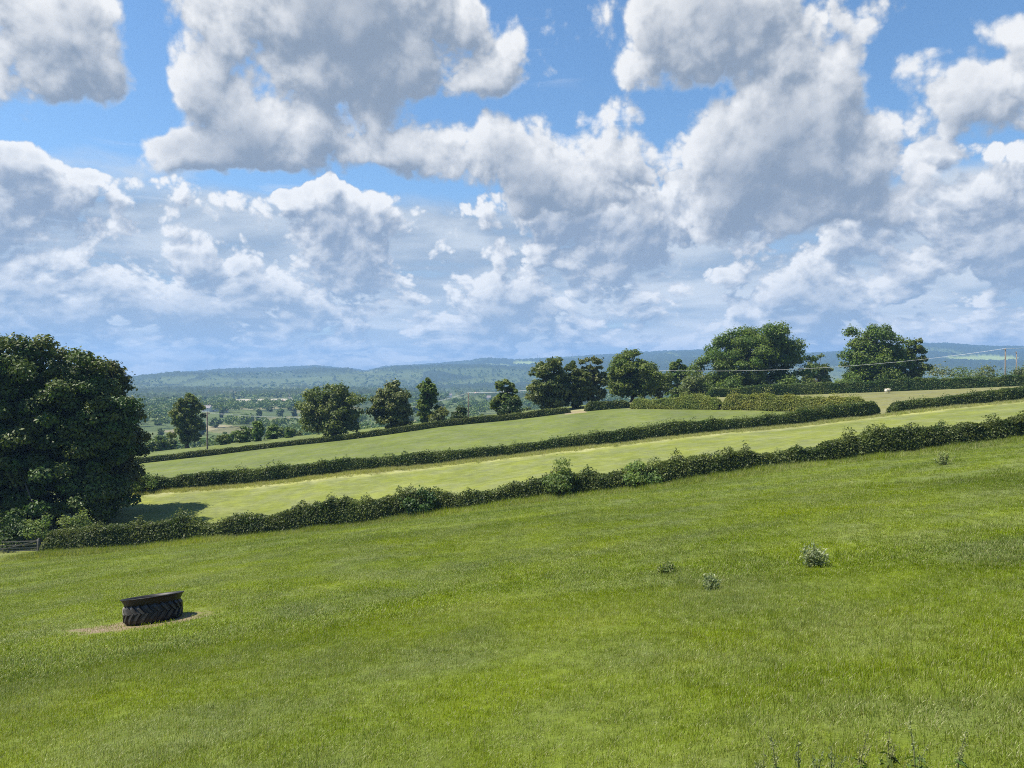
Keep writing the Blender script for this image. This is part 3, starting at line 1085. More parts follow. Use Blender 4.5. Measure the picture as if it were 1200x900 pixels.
bush('bush', 492, 608, 67.2, 573, 46, M_DARK, 'dark bush humped up in the middle of the near hedge', 38, 130, 0.13, n=16)

# the row beyond the third hedge
tree('tree', 219, 524, 188, 465, 54, M_OAK, 'upright rounded tree alone at the left, beside a pole', TALL, 41, 120, 0.36)
tree('tree', 390, 513, 158, 446, 82, M_ASH, 'broad rounded tree, first of the row behind the third hedge', DOME, 42, 170, 0.28, n=130)
tree('tree', 458, 504, 160, 445, 60, M_ASH, 'bushy tree second in the row, right of the broad one', TALL, 43, 150, 0.30)
tree('tree', 500, 496, 164, 445, 34, M_OAK, 'narrow dark tree third in the row', TALL, 44, 150, 0.30)
bush('bush', 515, 497, 159, 477, 26, M_ASH, 'small grey-green bush at the foot of the narrow tree', 45, 90, 0.26)
bush('bush', 540, 499, 157, 476, 24, M_DARK, 'small dark pointed bush on the third hedge', 46, 110, 0.26, lobes=[(0, 0, .4, .9, .4), (0, 0, .7, .5, .32)])
tree('tree', 593, 490, 163, 437, 38, M_OAK, 'narrow two-storey tree standing alone right of the picture centre pole', [(0, 0, .68, .85, .31), (.05, 0, .27, 1.0, .25)], 47, 160, 0.30)
bush('bush', 594, 490, 161, 464, 42, M_DARK, 'dark ivy bush wrapped round the foot of the two-storey tree', 48, 120, 0.26)
tree('tree', 641, 480, 168, 423, 60, M_ASH, 'airy tree with see-through crown, left of the pair by the sandy gap', DOME, 49, 120, 0.30, gap=.25)
tree('tree', 673, 478, 170, 427, 44, M_OAK, 'small dark tree squeezed between two airy trees', DOME, 50, 120, 0.30)
tree('tree', 695, 477, 172, 415, 38, M_ASH, 'slim airy tree right of the small dark one', DOME, 51, 110, 0.30, gap=.3)
tree('tree', 741, 473, 178, 411, 70, M_OAK, 'round dark tree behind the middle utility pole', DOME, 52, 190, 0.28, n=130)
tree('tree', 795, 468, 205, 424, 34, M_OAK, 'low tree between the round dark tree and the widest tree', DOME, 53, 110, 0.34)
bush('bush', 775, 467, 190, 436, 34, M_OAK, 'bushy scrub right of the round dark tree', 54, 120, 0.32, n=20)
bush('bush', 815, 466, 192, 434, 40, M_ASH, 'bushy scrub under the left side of the widest tree', 55, 120, 0.32, n=20)
tree('tree', 877, 463, 198, 386, 140, M_OAK, 'widest tree on the skyline, a dense dark mound of leaves', [(-.12, 0, .50, .72, .42), (.20, 0, .64, .60, .36), (-.55, .1, .38, .48, .34), (.60, 0, .42, .42, .36), (.25, -.1, .84, .40, .16), (0, 0, .2, .95, .2)], 56, 330, 0.29, n=190, clump=2.1, gap=.04)
tree('tree', 958, 459, 235, 417, 42, M_OAK, 'lower hazy tree in the dip between the two biggest skyline trees', DOME, 57, 110, 0.38)
tree('tree', 1024, 456, 196, 375, 94, M_OAK, 'tall skyline oak with gaps of sky in its crown', OPEN, 58, 200, 0.29, n=150, clump=1.75, gap=.16)
tree('tree', 1072, 455, 198, 400, 46, M_OAK, 'smaller tree joined to the right side of the gappy skyline oak', TALL, 59, 150, 0.32, gap=.1)
for i, (px, pt, pw, Dd) in enumerate([(1102, 428, 34, 230), (1125, 430, 34, 235), (1155, 422, 44, 228), (1176, 429, 30, 240), (1199, 424, 34, 215)]):
    bush('bush', px, 446, Dd, pt, pw, M_ASH if i % 2 == 0 else M_OAK,
         ['grey-green bush just right of the tree joined to the gappy oak', 'low dark bush second along the far hedge at the right', 'pale domed bush behind the far hedge, left of the two poles',
          'small dark bush at the foot of the nearer right pole', 'dark bush cut by the right edge above the far hedge'][i], 60 + i, 360, 0.30, n=26)

# ------------------------------------------------------------------ trees and scrub of the valley, each one an object
def valley():
    g = np.random.default_rng(77)
    protos = []
    for k in range(5):
        gg = np.random.default_rng(300 + k)
        H, W = 10.0, (8.0, 10.0, 6.5, 11.5, 8.5)[k]
        C = crown_clumps(H, W, gg, (DOME, DOME, TALL, SPREAD, TALL)[k], 34, 1.5)
        me = crown_mesh('valley_tree', C, 1.5, gg, 60, 0.62)
        # a stub of trunk belongs to the same small mesh
        me.materials.append(M_FAR)
        protos.append(me)
    spots = []
    # scrub and trees on the near slope of the valley, left
    for px, py, D, s in [(262, 522, 176, .28), (285, 518, 178, .42), (302, 516, 176, .52), (320, 513, 182, .40), (338, 511, 178, .30), (272, 510, 230, .50), (296, 506, 240, .55), (322, 504, 236, .60),
                         (345, 501, 250, .55), (186, 518, 210, .5), (200, 512, 240, .6), (182, 500, 300, .8), (415, 500, 250, .5), (432, 496, 260, .5), (480, 492, 240, .4), (565, 485, 240, .4),
                         (620, 478, 230, .4), (655, 473, 240, .5), (350, 488, 330, .8), (250, 500, 320, .7)]:
        p = at(px, py, D)
        spots.append((p[0], p[1], s))
    for _ in range(1600):
        if len(spots) >= 285:
            break
        r = math.exp(g.uniform(math.log(300), math.log(2300)))
        a = g.uniform(R(-33), R(12))
        x, y = r * math.sin(a), r * math.cos(a)
        # in rows and clumps
        d = vnoise(np.array([x / 70 + 9]), np.array([y / 160]), 91)[0]
        if d < 0.50:
            continue
        spots.append((x, y, g.uniform(.55, 1.15)))
    for x, y, s in spots:
        o = bpy.data.objects.new('valley_tree', protos[int(g.integers(5))])
        COL.objects.link(o)
        o.location = (x, y, gz(x, y) - 0.3)
        o.rotation_euler = (0, 0, g.uniform(0, 6.28))
        o.scale = (s * g.uniform(.9, 1.25), s * g.uniform(.9, 1.25), s)
        tag(o, 'small distant green tree scattered across the hazy valley floor', 'tree', 'trees scattered over the valley')



def woodland():
    """the far-off woods and hedgerows of the plain and the hills, one mass of crowns"""
    g = np.random.default_rng(78)
    n = 26000
    r = np.exp(g.uniform(math.log(420), math.log(6600), n))
    a = g.uniform(R(-37), R(37), n)
    x, y = r * np.sin(a), r * np.cos(a)
    rows = np.abs(vnoise(x / 130 + 4, y / 260, 92) - .5) < .035
    rows |= np.abs(vnoise(x / 210 + 14, y / 190, 93) - .5) < .025
    woods = fbm(x / 380, y / 700, 3, 71) > np.where(r > 3000, .475, .575)
    zf = ground_z(x, y)
    px, py = to_px(x, y, zf)
    pale = (r > 1150) & (r < 1480) & (((px > 262) & (px < 296)) | ((px > 300) & (px < 345)))
    green = (r > 3500) & ((((px - 441) / 24) ** 2 + ((py - 442) / 6.0) ** 2 < 1) | (((px - 578) / 24) ** 2 + ((py - 431) / 4.0) ** 2 < 1)
                          | (((px - 615) / 16) ** 2 + ((py - 426) / 3.0) ** 2 < 1) | (((px - 1150) / 48) ** 2 + ((py - 421) / 4.5) ** 2 < 1))
    keep = (rows | woods) & ~pale & ~green & ~((np.abs(px - 248) < 16) & (r > 600) & (r < 900))
    keep &= g.random(n) < np.interp(r, (420, 1500, 6600), (.55, .8, 1.0))
    x, y, z, r = x[keep], y[keep], zf[keep], r[keep]
    P, Nn, S, LV, CV = [], [], [], [], []
    m = len(x)
    hh = g.uniform(6, 13, m)
    per = np.where(r < 1200, 90, np.where(r < 2600, 40, 16))
    idx = np.repeat(np.arange(m), per)
    u = rand_unit(len(idx), g)
    u[:, 2] = np.abs(u[:, 2]) * .9 - .1
    rad = hh[idx] * .5 * (1 - .4 * g.random(len(idx)) ** 2)
    C = np.stack([x[idx], y[idx], z[idx] + hh[idx] * .42], 1)
    P = C + u * np.stack([rad * 1.1, rad * 1.1, rad * 1.15], 1)
    nn = u + rand_unit(len(idx), g) * .6
    nn /= np.linalg.norm(nn, axis=1, keepdims=True)
    S = hh[idx] * np.interp(per[idx], (16, 40, 90), (.26, .15, .10)) * g.uniform(.7, 1.3, len(idx))
    V, Q, lv, cv = leaf_quads(P, nn, S, g, g.random(len(idx)), g.random(m)[idx])
    o = link_mesh('distant_woodland', np_mesh('distant_woodland', V, Q, {'lv': lv, 'cv': cv}), M_FAR)
    tag(o, kind='stuff')


valley()
woodland()

# ------------------------------------------------------------------ simple materials
def plain(name, col, rough=0.6, spec=0.3, var=None, scale=8.0, metal=0.0, bump=0.0):
    m = bpy.data.materials.new(name)
    m.use_nodes = True
    N = NT(m.node_tree)
    b = m.node_tree.nodes['Principled BSDF']
    tc = N.n('ShaderNodeTexCoord').outputs['Object']
    nz = N.noise(tc, scale, 5, 0.65)
    N.put(b.inputs['Base Color'], N.mix(N.ramp(nz, 0.3, 0.7), col, var or col))
    N.put(b.inputs['Roughness'], rough)
    N.put(b.inputs['Specular IOR Level'], spec)
    N.put(b.inputs['Metallic'], metal)
    if bump:
        bp = N.n('ShaderNodeBump')
        N.put(bp.inputs['Distance'], bump)
        N.put(bp.inputs['Height'], nz)
        N.put(b.inputs['Normal'], bp.outputs[0])
    return m


M_RUBBER = plain('rubber', (0.012, 0.012, 0.013), 0.55, 0.4, (0.032, 0.030, 0.028), 5.0, bump=0.01)
M_TUB = plain('tub_plastic', (0.008, 0.008, 0.009), 0.5, 0.3, (0.015, 0.015, 0.015), 4.0)
M_LUG = plain('lug_rubber', (0.016, 0.016, 0.017), 0.5, 0.4, (0.040, 0.038, 0.036), 6.0)  # slightly paler grey than the carcass rubber
M_POLE = plain('weathered_wood', (0.11, 0.09, 0.07), 0.85, 0.2, (0.22, 0.19, 0.16), 3.0)
M_GATE = plain('shaded_gate_wood', (0.085, 0.08, 0.07), 0.85, 0.2, (0.17, 0.16, 0.145), 4.0)  # the trees' shade on the gate is put into this darker grey
M_INS = plain('insulator_glaze', (0.30, 0.28, 0.26), 0.25, 0.5)
M_WIRE = plain('sunlit_wire', (0.80, 0.80, 0.80), 0.4, 0.5)  # sun glint along the wires is put into this near-white colour
M_WOOL = plain('wool', (0.74, 0.68, 0.54), 0.95, 0.1, (0.60, 0.53, 0.40), 12.0, bump=0.03)
M_WHITEWALL = plain('pale_render', (0.78, 0.76, 0.72), 0.8, 0.2, (0.66, 0.64, 0.60), 0.6)
M_SLATE = plain('grey_slate', (0.15, 0.14, 0.15), 0.7, 0.3, (0.22, 0.20, 0.20), 1.5)
M_TILE = plain('brown_tile', (0.26, 0.15, 0.11), 0.8, 0.2, (0.34, 0.21, 0.15), 1.5)
M_MAST = plain('mast_steel', (0.20, 0.21, 0.23), 0.6, 0.3)


def lathe(profile, segs=56):
    V, Q = [], []
    for r, z in profile:
        for k in range(segs):
            a = 2 * math.pi * k / segs
            V.append((r * math.cos(a), r * math.sin(a), z))
    for i in range(len(profile) - 1):
        for k in range(segs):
            Q.append((i * segs + k, i * segs + (k + 1) % segs, (i + 1) * segs + (k + 1) % segs, (i + 1) * segs + k))
    return np.array(V, float), np.array(Q)


def hit(px, py, d0=3.0, d1=400.0):
    """where the sight line through a place in the photograph meets the ground"""
    D = np.exp(np.linspace(math.log(d0), math.log(d1), 1600))
    rx, rz = ray(px, py)
    f = rz * D - ground_z(rx * D, D)
    k = np.argmax(f < 0)
    return np.array((rx * D[k], D[k], float(ground_z(np.array([rx * D[k]]), np.array([D[k]]))[0])))


def ground_frame(p, e=0.8):
    """rotation whose z axis is the ground's normal"""
    dzx = (gz(p[0] + e, p[1]) - gz(p[0] - e, p[1])) / (2 * e)
    dzy = (gz(p[0], p[1] + e) - gz(p[0], p[1] - e)) / (2 * e)
    n = Vector((-dzx, -dzy, 1)).normalized()
    return Vector((0, 0, 1)).rotation_difference(n)


# ------------------------------------------------------------------ feeder made of a tractor tyre
def build_tyre():
    p = at(180, 729, 20.3)
    z = gz(p[0], p[1])
    root = empty('tyre_feeder', (p[0], p[1], z - 0.03), 'black tractor tyre lying flat as a feed trough on bare earth', 'tyre')
    root.scale = (0.95, 0.95, 0.97)
    root.rotation_mode = 'QUATERNION'
    from mathutils import Quaternion
    root.rotation_quaternion = ground_frame(p) @ Quaternion((1, 0, 0), R(-3.5))
    prof = [(0.50, 0.03), (0.60, 0.0), (0.68, 0.02), (0.725, 0.08), (0.735, 0.20), (0.738, 0.30), (0.732, 0.42), (0.715, 0.50), (0.66, 0.545), (0.58, 0.55), (0.52, 0.50), (0.50, 0.30), (0.50, 0.03)]
    P = Pile()
    P.add(*lathe(prof))
    link_mesh('carcass', P.mesh('carcass', True), M_RUBBER, root)
    P = Pile()
    n = 22
    for row in (0, 1):
        for k in range(n):
            a0 = 2 * math.pi * (k + 0.5 * row) / n
            V, Q = [], []
            steps = 6
            for s in range(steps + 1):
                t = s / steps
                zz = (0.295 + 0.225 * t) if row == 0 else (0.305 - 0.245 * t)
                a = a0 - 0.245 * t ** 0.9
                base = 0.735 - 0.05 * max(0.0, t - 0.75) / 0.25
                w = 0.040 + 0.018 * t
                for dr, dw in ((-0.01, 1.25), (0.050, 0.8), (0.050, -0.8), (-0.01, -1.25)):
                    aa = a + dw * w / 0.74 * 0.8
                    zo = dw * w * 0.35 * (1 if row == 0 else -1)
                    V.append(((base + dr) * math.cos(aa), (base + dr) * math.sin(aa), zz + zo))
            for s in range(steps):
                for c in range(3):
                    i = s * 4 + c
                    Q.append((i, i + 4, i + 5, i + 1))
            Q.append((0, 1, 2, 3))
            i = steps * 4
            Q.append((i + 3, i + 2, i + 1, i))
            P.add(np.array(V), np.array(Q))
    link_mesh('tread_lugs', P.mesh('tread_lugs'), M_LUG, root)
    P = Pile()
    P.add(*lathe([(0.70, 0.49), (0.725, 0.515), (0.745, 0.56), (0.775, 0.62), (0.805, 0.675), (0.835, 0.695), (0.842, 0.708), (0.834, 0.718), (0.805, 0.712), (0.772, 0.665),
                  (0.70, 0.50), (0.60, 0.30), (0.48, 0.20), (0.20, 0.17), (0.01, 0.17)]))
    link_mesh('trough_tub', P.mesh('trough_tub', True), M_TUB, root)


build_tyre()


# ------------------------------------------------------------------ gate at the left
def build_gate():
    a, b = at(-8, 659, 71.6), at(44, 655, 71.0)
    za, zb = gz(a[0], a[1]), gz(b[0], b[1])
    L = math.hypot(b[0] - a[0], b[1] - a[1])
    rz = math.atan2(b[1] - a[1], b[0] - a[0])
    tilt = math.atan2(zb - za, L)
    root = empty('field_gate', (a[0], a[1], za), 'grey wooden barred field gate in the shade under the left trees', 'gate')
    root.rotation_euler = (0, -tilt, rz)
    for h in (0.22, 0.46, 0.74, 1.08):
        P = Pile()
        P.box((L / 2, 0, h), (L, 0.045, 0.10))
        link_mesh('bar', P.mesh('bar'), M_GATE, root)
    for xx in (0.06, L - 0.06):
        P = Pile()
        P.box((xx, 0.045, 0.64), (0.09, 0.045, 1.12))
        link_mesh('stile', P.mesh('stile'), M_GATE, root)
    ang = math.atan2(0.82, L - 0.3)
    P = Pile()
    P.box((L / 2, -0.045, 0.64), ((L - 0.2) / math.cos(ang), 0.04, 0.08), Matrix.Rotation(-ang, 3, 'Y'))
    link_mesh('brace', P.mesh('brace'), M_GATE, root)
    for xx, lab in ((-0.16, 'stout wooden post on the hinge side of the field gate, at the picture edge'), (L + 0.14, 'stout wooden post between the field gate and the near hedge')):
        px, py = a[0] + xx * math.cos(rz), a[1] + xx * math.sin(rz)
        P = Pile()
        V, Q = tube([(0, 0, -0.5), (0, 0, 0.7), (0, 0, 1.28), (0, 0, 1.36)], (0.12, 0.115, 0.11, 0.02), 10)
        P.add(V, Q)
        o = link_mesh('gate_post', P.mesh('gate_post', True), M_GATE)
        o.location = (px, py, gz(px, py))
        tag(o, lab, 'gate post', 'posts of the field gate')


build_gate()


# ------------------------------------------------------------------ electricity poles and wires
def pole(px, ptop, pbase, D, label, arm=1.5, az=0.0):
    p = at(px, pbase, D)
    z = gz(p[0], p[1])
    H = at(px, ptop, D)[2] - z
    root = empty('utility_pole', (p[0], p[1], z), label, 'utility pole', 'poles of the overhead line', rz=az)
    P = Pile()
    P.add(*tube([(0, 0, -0.5), (0, 0, H * .4), (0, 0, H - 0.02), (0, 0, H)], (0.19, 0.17, 0.14, 0.02), 10))
    link_mesh('mast', P.mesh('mast', True), M_POLE, root)
    P = Pile()
    P.box((0, 0.17, H - 0.35), (arm, 0.10, 0.12))
    link_mesh('crossarm', P.mesh('crossarm'), M_POLE, root)
    ends = []
    for s in (-1, 1):
        P = Pile()
        P.add(*lathe([(0.01, 0), (0.05, 0.0), (0.075, 0.04), (0.05, 0.09), (0.07, 0.13), (0.03, 0.2), (0.01, 0.2)], 10))
        o = link_mesh('insulator', P.mesh('insulator', True), M_INS, root)
        o.location = (s * (arm / 2 - 0.08), 0.17, H - 0.29)
        q = Vector((s * (arm / 2 - 0.08), 0.17, H - 0.09))
        q.rotate(Matrix.Rotation(az, 3, 'Z'))
        ends.append(np.array((p[0], p[1], z)) + np.array(q))
    return ends


def wire(a, b, sag, label, r=0.024):
    t = np.linspace(0, 1, 40)[:, None]
    path = a + (b - a) * t
    path[:, 2] -= 4 * sag * (t * (1 - t))[:, 0]
    V, Q = tube(path, np.full(40, r), 6)
    o = link_mesh('overhead_wire', np_mesh('overhead_wire', V - a, Q, smooth=True), M_WIRE)
    o.location = a
    tag(o, label, 'overhead wire', 'wires of the overhead line')


p1 = pole(243, 483, 526, 162, 'wooden pole at the left beside the upright rounded tree', az=R(55))
p2 = pole(549, 460, 489, 215, 'wooden pole near the middle, half hidden by the third hedge', az=R(60))
p3 = pole(755, 433, 470, 184, 'wooden pole in front of the round dark tree', az=R(60))
p4 = pole(1178, 408, 444, 186, 'taller wooden pole on the skyline at the right', az=R(75))
p5 = pole(1191, 412, 444, 236, 'farther wooden pole just right of the taller skyline pole', az=R(75))
p0 = [p + (p1[0] - p2[0]) * np.array((0.6, 0.6, 0.6)) + np.array((-20, 20, -4)) for p in p1]
for s in (0, 1):
    wire(p1[s], p2[s], 3.4, 'pale wire sagging across the valley between the left and middle poles')
    wire(p2[s], p3[s], 1.5, 'pale wire from the middle pole to the pole before the round tree')
    wire(p3[s], p4[s], 2.1, 'pale wire crossing in front of the two biggest skyline trees')
    wire(p4[s], p4[s] + np.array((40.0, 10.0, 3.0)), 0.5, 'pale wire leaving the skyline pole over the right edge')
for s in (0, 1):
    b = at(850, 425 + 4 * s, 262)
    wire(at(764, 436 + 5 * s, 214), b, 0.15, 'pale straight wire rising behind the round dark tree towards the widest tree')


# ------------------------------------------------------------------ sheep
def build_sheep():
    p = at(1040, 462, 150)
    z = gz(p[0], p[1])
    joints = [(0, 0, .62), (.28, 0, .66), (.50, 0, .70), (.66, 0, .74), (.80, 0, .72), (.93, 0, .63), (-.28, 0, .66), (-.50, 0, .62), (-.60, 0, .52)]
    rad = [.30, .31, .25, .15, .115, .06, .33, .26, .07]
    edges = [(0, 1), (1, 2), (2, 3), (3, 4), (4, 5), (0, 6), (6, 7), (7, 8)]
    for sx, root in ((.38, 2), (-.42, 7)):
        for sy in (-.13, .13):
            i = len(joints)
            joints += [(sx, sy, .40), (sx + (.02 if sx > 0 else -.05), sy, .20), (sx, sy, 0.0)]
            rad += [.085, .05, .045]
            edges += [(root, i), (i, i + 1), (i + 1, i + 2)]
    for sy in (-1, 1):
        i = len(joints)
        joints.append((.76, .17 * sy, .77))
        rad.append(.035)
        edges.append((4, i))
    me = bpy.data.meshes.new('sheep')
    me.from_pydata(joints, edges, [])
    o = link_mesh('sheep', me, M_WOOL)
    sk = o.modifiers.new('skin', 'SKIN')
    for k, v in enumerate(me.skin_vertices[0].data):
        v.radius = (rad[k], rad[k])
        v.use_root = k == 0
    sk.use_smooth_shade = True
    ss = o.modifiers.new('smooth', 'SUBSURF')
    ss.levels = ss.render_levels = 2
    o.location = (p[0], p[1], z - 0.03)
    o.rotation_euler = (0, R(-6), R(12))
    o.scale = (1.0, 1.0, 1.0)
    tag(o, 'cream sheep standing alone in the upper right field', 'sheep')


build_sheep()


# ------------------------------------------------------------------ houses of the valley and masts on the hill
def house(px, pbase, D, w, d, h, roof_mat, label, rz=0.2, rh=0.42):
    p = at(px, pbase, D)
    z = gz(p[0], p[1])
    z = max(z, p[2] - 2.0) if z > p[2] - 6 else z
    root = empty('house', (p[0], p[1], z), label, 'house', 'pale buildings in the valley', rz=rz)
    P = Pile()
    P.box((0, 0, h / 2 - 1.0), (w, d, h + 2.0))
    g = d * rh
    wl = P
    V = np.array([(-w / 2, -d / 2, h), (-w / 2, d / 2, h), (-w / 2, 0, h + g), (w / 2, -d / 2, h), (w / 2, d / 2, h), (w / 2, 0, h + g)], float)
    wl.add(V, [(0, 2, 1, 1), (3, 4, 5, 5)])
    wo = link_mesh('wall', wl.mesh('wall'), M_WHITEWALL, root)
    P = Pile()
    e = 0.35
    t = 0.16
    for s in (-1, 1):
        V = np.array([(-w / 2 - e, s * (d / 2 + e), h - e * rh * 2 + .02), (w / 2 + e, s * (d / 2 + e), h - e * rh * 2 + .02), (w / 2 + e, 0, h + g + .02), (-w / 2 - e, 0, h + g + .02)], float)
        P.add(np.vstack([V, V + (0, 0, t)]), [(0, 1, 2, 3), (7, 6, 5, 4), (0, 4, 5, 1), (1, 5, 6, 2), (2, 6, 7, 3), (3, 7, 4, 0)])
    rf = link_mesh('roof', P.mesh('roof'), roof_mat, root)
    P = Pile()
    P.box((w * .3, 0, h + g + 0.5), (0.9, 0.7, 1.6))
    link_mesh('chimney', P.mesh('chimney'), M_TILE, rf)
    for k in range(max(2, int(w / 3.2))):
        for row in range(1 if h < 4.5 else 2):
            P = Pile()
            P.box((-w / 2 + (k + .5) * w / max(2, int(w / 3.2)), -d / 2 - 0.03, 1.4 + row * 2.5), (1.1, 0.08, 1.2))
            link_mesh('window', P.mesh('window'), M_SLATE, root)


house(243, 483.0, 870, 9.5, 7, 4.6, M_SLATE, 'white house above the left pole, biggest of the valley buildings', -0.15)
house(252.5, 485.5, 880, 7.5, 6, 3.6, M_SLATE, 'small white house just right of the biggest valley house', 0.25)
house(263, 487.0, 860, 8, 6, 3.0, M_TILE, 'low cream house right of the two white valley houses', 0.5)
house(309, 482.0, 1050, 8, 7, 4.0, M_SLATE, 'white valley house below the pale fields', 0.1)
house(330, 480.0, 1120, 8, 7, 4.0, M_TILE, 'white valley house behind trees, left of the broad rounded tree', -0.3)
house(428, 478.0, 1250, 9, 7, 4.6, M_SLATE, 'pale valley house seen between the first two trees of the row', 0.3)
house(526, 470.0, 1500, 12, 8, 5.0, M_SLATE, 'pale valley house seen left of the middle pole', 0.2)
house(560, 466.0, 1700, 14, 9, 5.0, M_TILE, 'pale valley house seen right of the middle pole', -0.2)
house(572, 474.0, 1300, 9, 8, 4.6, M_SLATE, 'pale valley house just left of the two-storey tree', 0.0)


def mast(px, ptop, pbase, label):
    D = 5950.0 * math.cos(math.atan((px - 600) / F))
    p = at(px, pbase, D)
    z = gz(p[0], p[1])
    H = at(px, ptop, D)[2] - z
    P = Pile()
    for k in range(3):
        a = 2 * math.pi * k / 3
        P.add(*tube([(3.0 * math.cos(a), 3.0 * math.sin(a), -4), (0.9 * math.cos(a), 0.9 * math.sin(a), H * .55), (0.5 * math.cos(a), 0.5 * math.sin(a), H)], (0.5, 0.45, 0.35), 5))
    for h in np.linspace(0.05, 0.97, 12):
        r = np.interp(h, (0, .55, 1), (3.0, .9, .5))
        P.add(*lathe([(r + .2, h * H), (r + .2, h * H + .4), (r - .3, h * H + .4), (r - .3, h * H), (r + .2, h * H)], 6))
    o = link_mesh('radio_mast', P.mesh('radio_mast'), M_MAST)
    o.location = (p[0], p[1], z)
    tag(o, label, 'radio mast', 'masts on the far ridge')


mast(630, 415.5, 422, 'thin grey mast on the far ridge, nearer the picture centre')
mast(671, 414.0, 420, 'thin grey mast on the far ridge, above the airy trees')


# ------------------------------------------------------------------ weeds standing in the pasture
M_THISTLE = leaf_material('thistle_leaves', (0.24, 0.29, 0.15), var=0.4, trans=0.5, gloss=0.3, pale=(0.50, 0.52, 0.38))
M_DOCK = leaf_material('dock_seed', (0.21, 0.24, 0.10), var=0.5, trans=0.4, pale=(0.34, 0.35, 0.18))
M_WEED = leaf_material('weed_leaves', (0.135, 0.170, 0.045), var=0.4, gloss=0.3, pale=(0.34, 0.35, 0.20))
M_STALK = plain('green_stalk', (0.12, 0.15, 0.05), 0.7, 0.3, (0.18, 0.18, 0.08), 20.0)


def weed(name, px, py, ptop, pw, label, seed, cat, leaf=0.045, per=34, n=26, mat=None):
    g = np.random.default_rng(seed)
    p = hit(px, py)
    H = max(at(px, ptop, p[1])[2] - p[2], 0.12)
    W = pw / F * p[1]
    root = empty(name, p, label, cat, 'weeds in the front pasture')
    st = Pile()
    LP, LN, LS, LV, CV = [], [], [], [], []
    for k in range(n):
        a, q = g.uniform(0, 6.28), g.random() ** .6
        top = np.array((math.cos(a) * q * W / 2, math.sin(a) * q * W / 2, H * (1 - .40 * q ** 2) * g.uniform(.55, 1.05)))
        base = top * (.35, .35, 0) + (0, 0, -.04)
        mid = (base + top) / 2 + (0, 0, .05 * H)
        st.add(*tube([base, mid, top], (.008, .006, .003), 4))
        m = per
        t = g.random(m)[:, None] ** .7
        P = base + (top - base) * t + g.normal(size=(m, 3)) * (.035 + .03 * (1 - t)) * (1, 1, .6)
        u = rand_unit(m, g) + (0, 0, .4)
        LP.append(P)
        LN.append(u / np.linalg.norm(u, axis=1, keepdims=True))
        LS.append(leaf * g.uniform(.5, 1.3, m))
        LV.append(np.clip(t[:, 0] * .6 + g.random(m) * .5, 0, 1))
        CV.append(np.full(m, g.random()))
    V, Q, lv, cv = leaf_quads(np.vstack(LP), np.vstack(LN), np.concatenate(LS), g, np.concatenate(LV), np.concatenate(CV), aspect=.4)
    link_mesh('stem', st.mesh('stem', True), M_STALK, root)
    link_mesh('foliage', np_mesh('foliage', V, Q, {'lv': lv, 'cv': cv}), mat or M_WEED, root)


weed('thistle', 955, 665, 633, 32, 'biggest pale grey-green thistle clump in the right of the pasture', 401, 'thistle', leaf=.034, per=46, n=27, mat=M_THISTLE)
weed('thistle', 833, 692, 669, 20, 'smaller grey-green thistle left of and below the biggest clump', 402, 'thistle', leaf=.034, per=40, n=13, mat=M_THISTLE)
weed('weed', 1106, 545, 529, 30, 'feathery brown-green weed tuft near the hedge at the right', 403, 'weed', leaf=.07, n=20, mat=M_DOCK)
weed('weed', 781, 672, 657, 22, 'low dark weed tuft left of the two thistles', 404, 'weed', n=14)


def dock(px, ptop, pbase, label, seed):
    g = np.random.default_rng(seed)
    p = hit(px, pbase)
    H = at(px, ptop, p[1])[2] - p[2]
    root = empty('dock_plant', p, label, 'dock plant', 'dock stalks at the bottom right')
    st = Pile()
    LP, LN = [], []
    lean = g.normal(size=2) * .10 * H
    spikes = [((lean[0], lean[1], H), 1.0)] + [((lean[0] * .5 + g.normal() * .05, lean[1] * .5 + g.normal() * .05, H * g.uniform(.55, .9)), .7) for _ in range(2)]
    for top, w in spikes:
        top = np.array(top)
        st.add(*tube([(0, 0, -.03), top * (.3, .3, .45), top], (.0045 * w, .004 * w, .0015), 5))
        m = int(64 * w)
        t = .42 + .58 * np.floor(g.random(m) * 12) / 12 + g.normal(size=m) * .012
        P = top[None] * np.stack([t ** 1.5, t ** 1.5, t], 1)
        P = P + g.normal(size=(m, 3)) * (.011, .011, .006)
        LP.append(P)
    LP = np.vstack(LP)
    m = len(LP)
    V, Q, lv, cv = leaf_quads(LP, rand_unit(m, g), .0075 * g.uniform(.5, 1.3, m), g, g.random(m), np.full(m, g.random()), aspect=.7)
    link_mesh('stem', st.mesh('stem', True), M_STALK, root)
    link_mesh('seed_head', np_mesh('seed_head', V, Q, {'lv': lv, 'cv': cv}), M_DOCK, root)
    m = 16
    a = g.uniform(0, 6.28, m)
    h = g.uniform(.03, .4, m) * H
    P = np.stack([np.cos(a) * .045, np.sin(a) * .045, h], 1)
    Nn = np.stack([np.cos(a) * .5, np.sin(a) * .5, np.ones(m)], 1)
    Nn /= np.linalg.norm(Nn, axis=1, keepdims=True)
    V, Q, lv, cv = leaf_quads(P, Nn, .05 * g.uniform(.5, 1.2, m), g, g.random(m), np.full(m, .3), aspect=.3)
    link_mesh('leaves', np_mesh('leaves', V, Q, {'lv': lv, 'cv': cv}), M_BUSH, root)


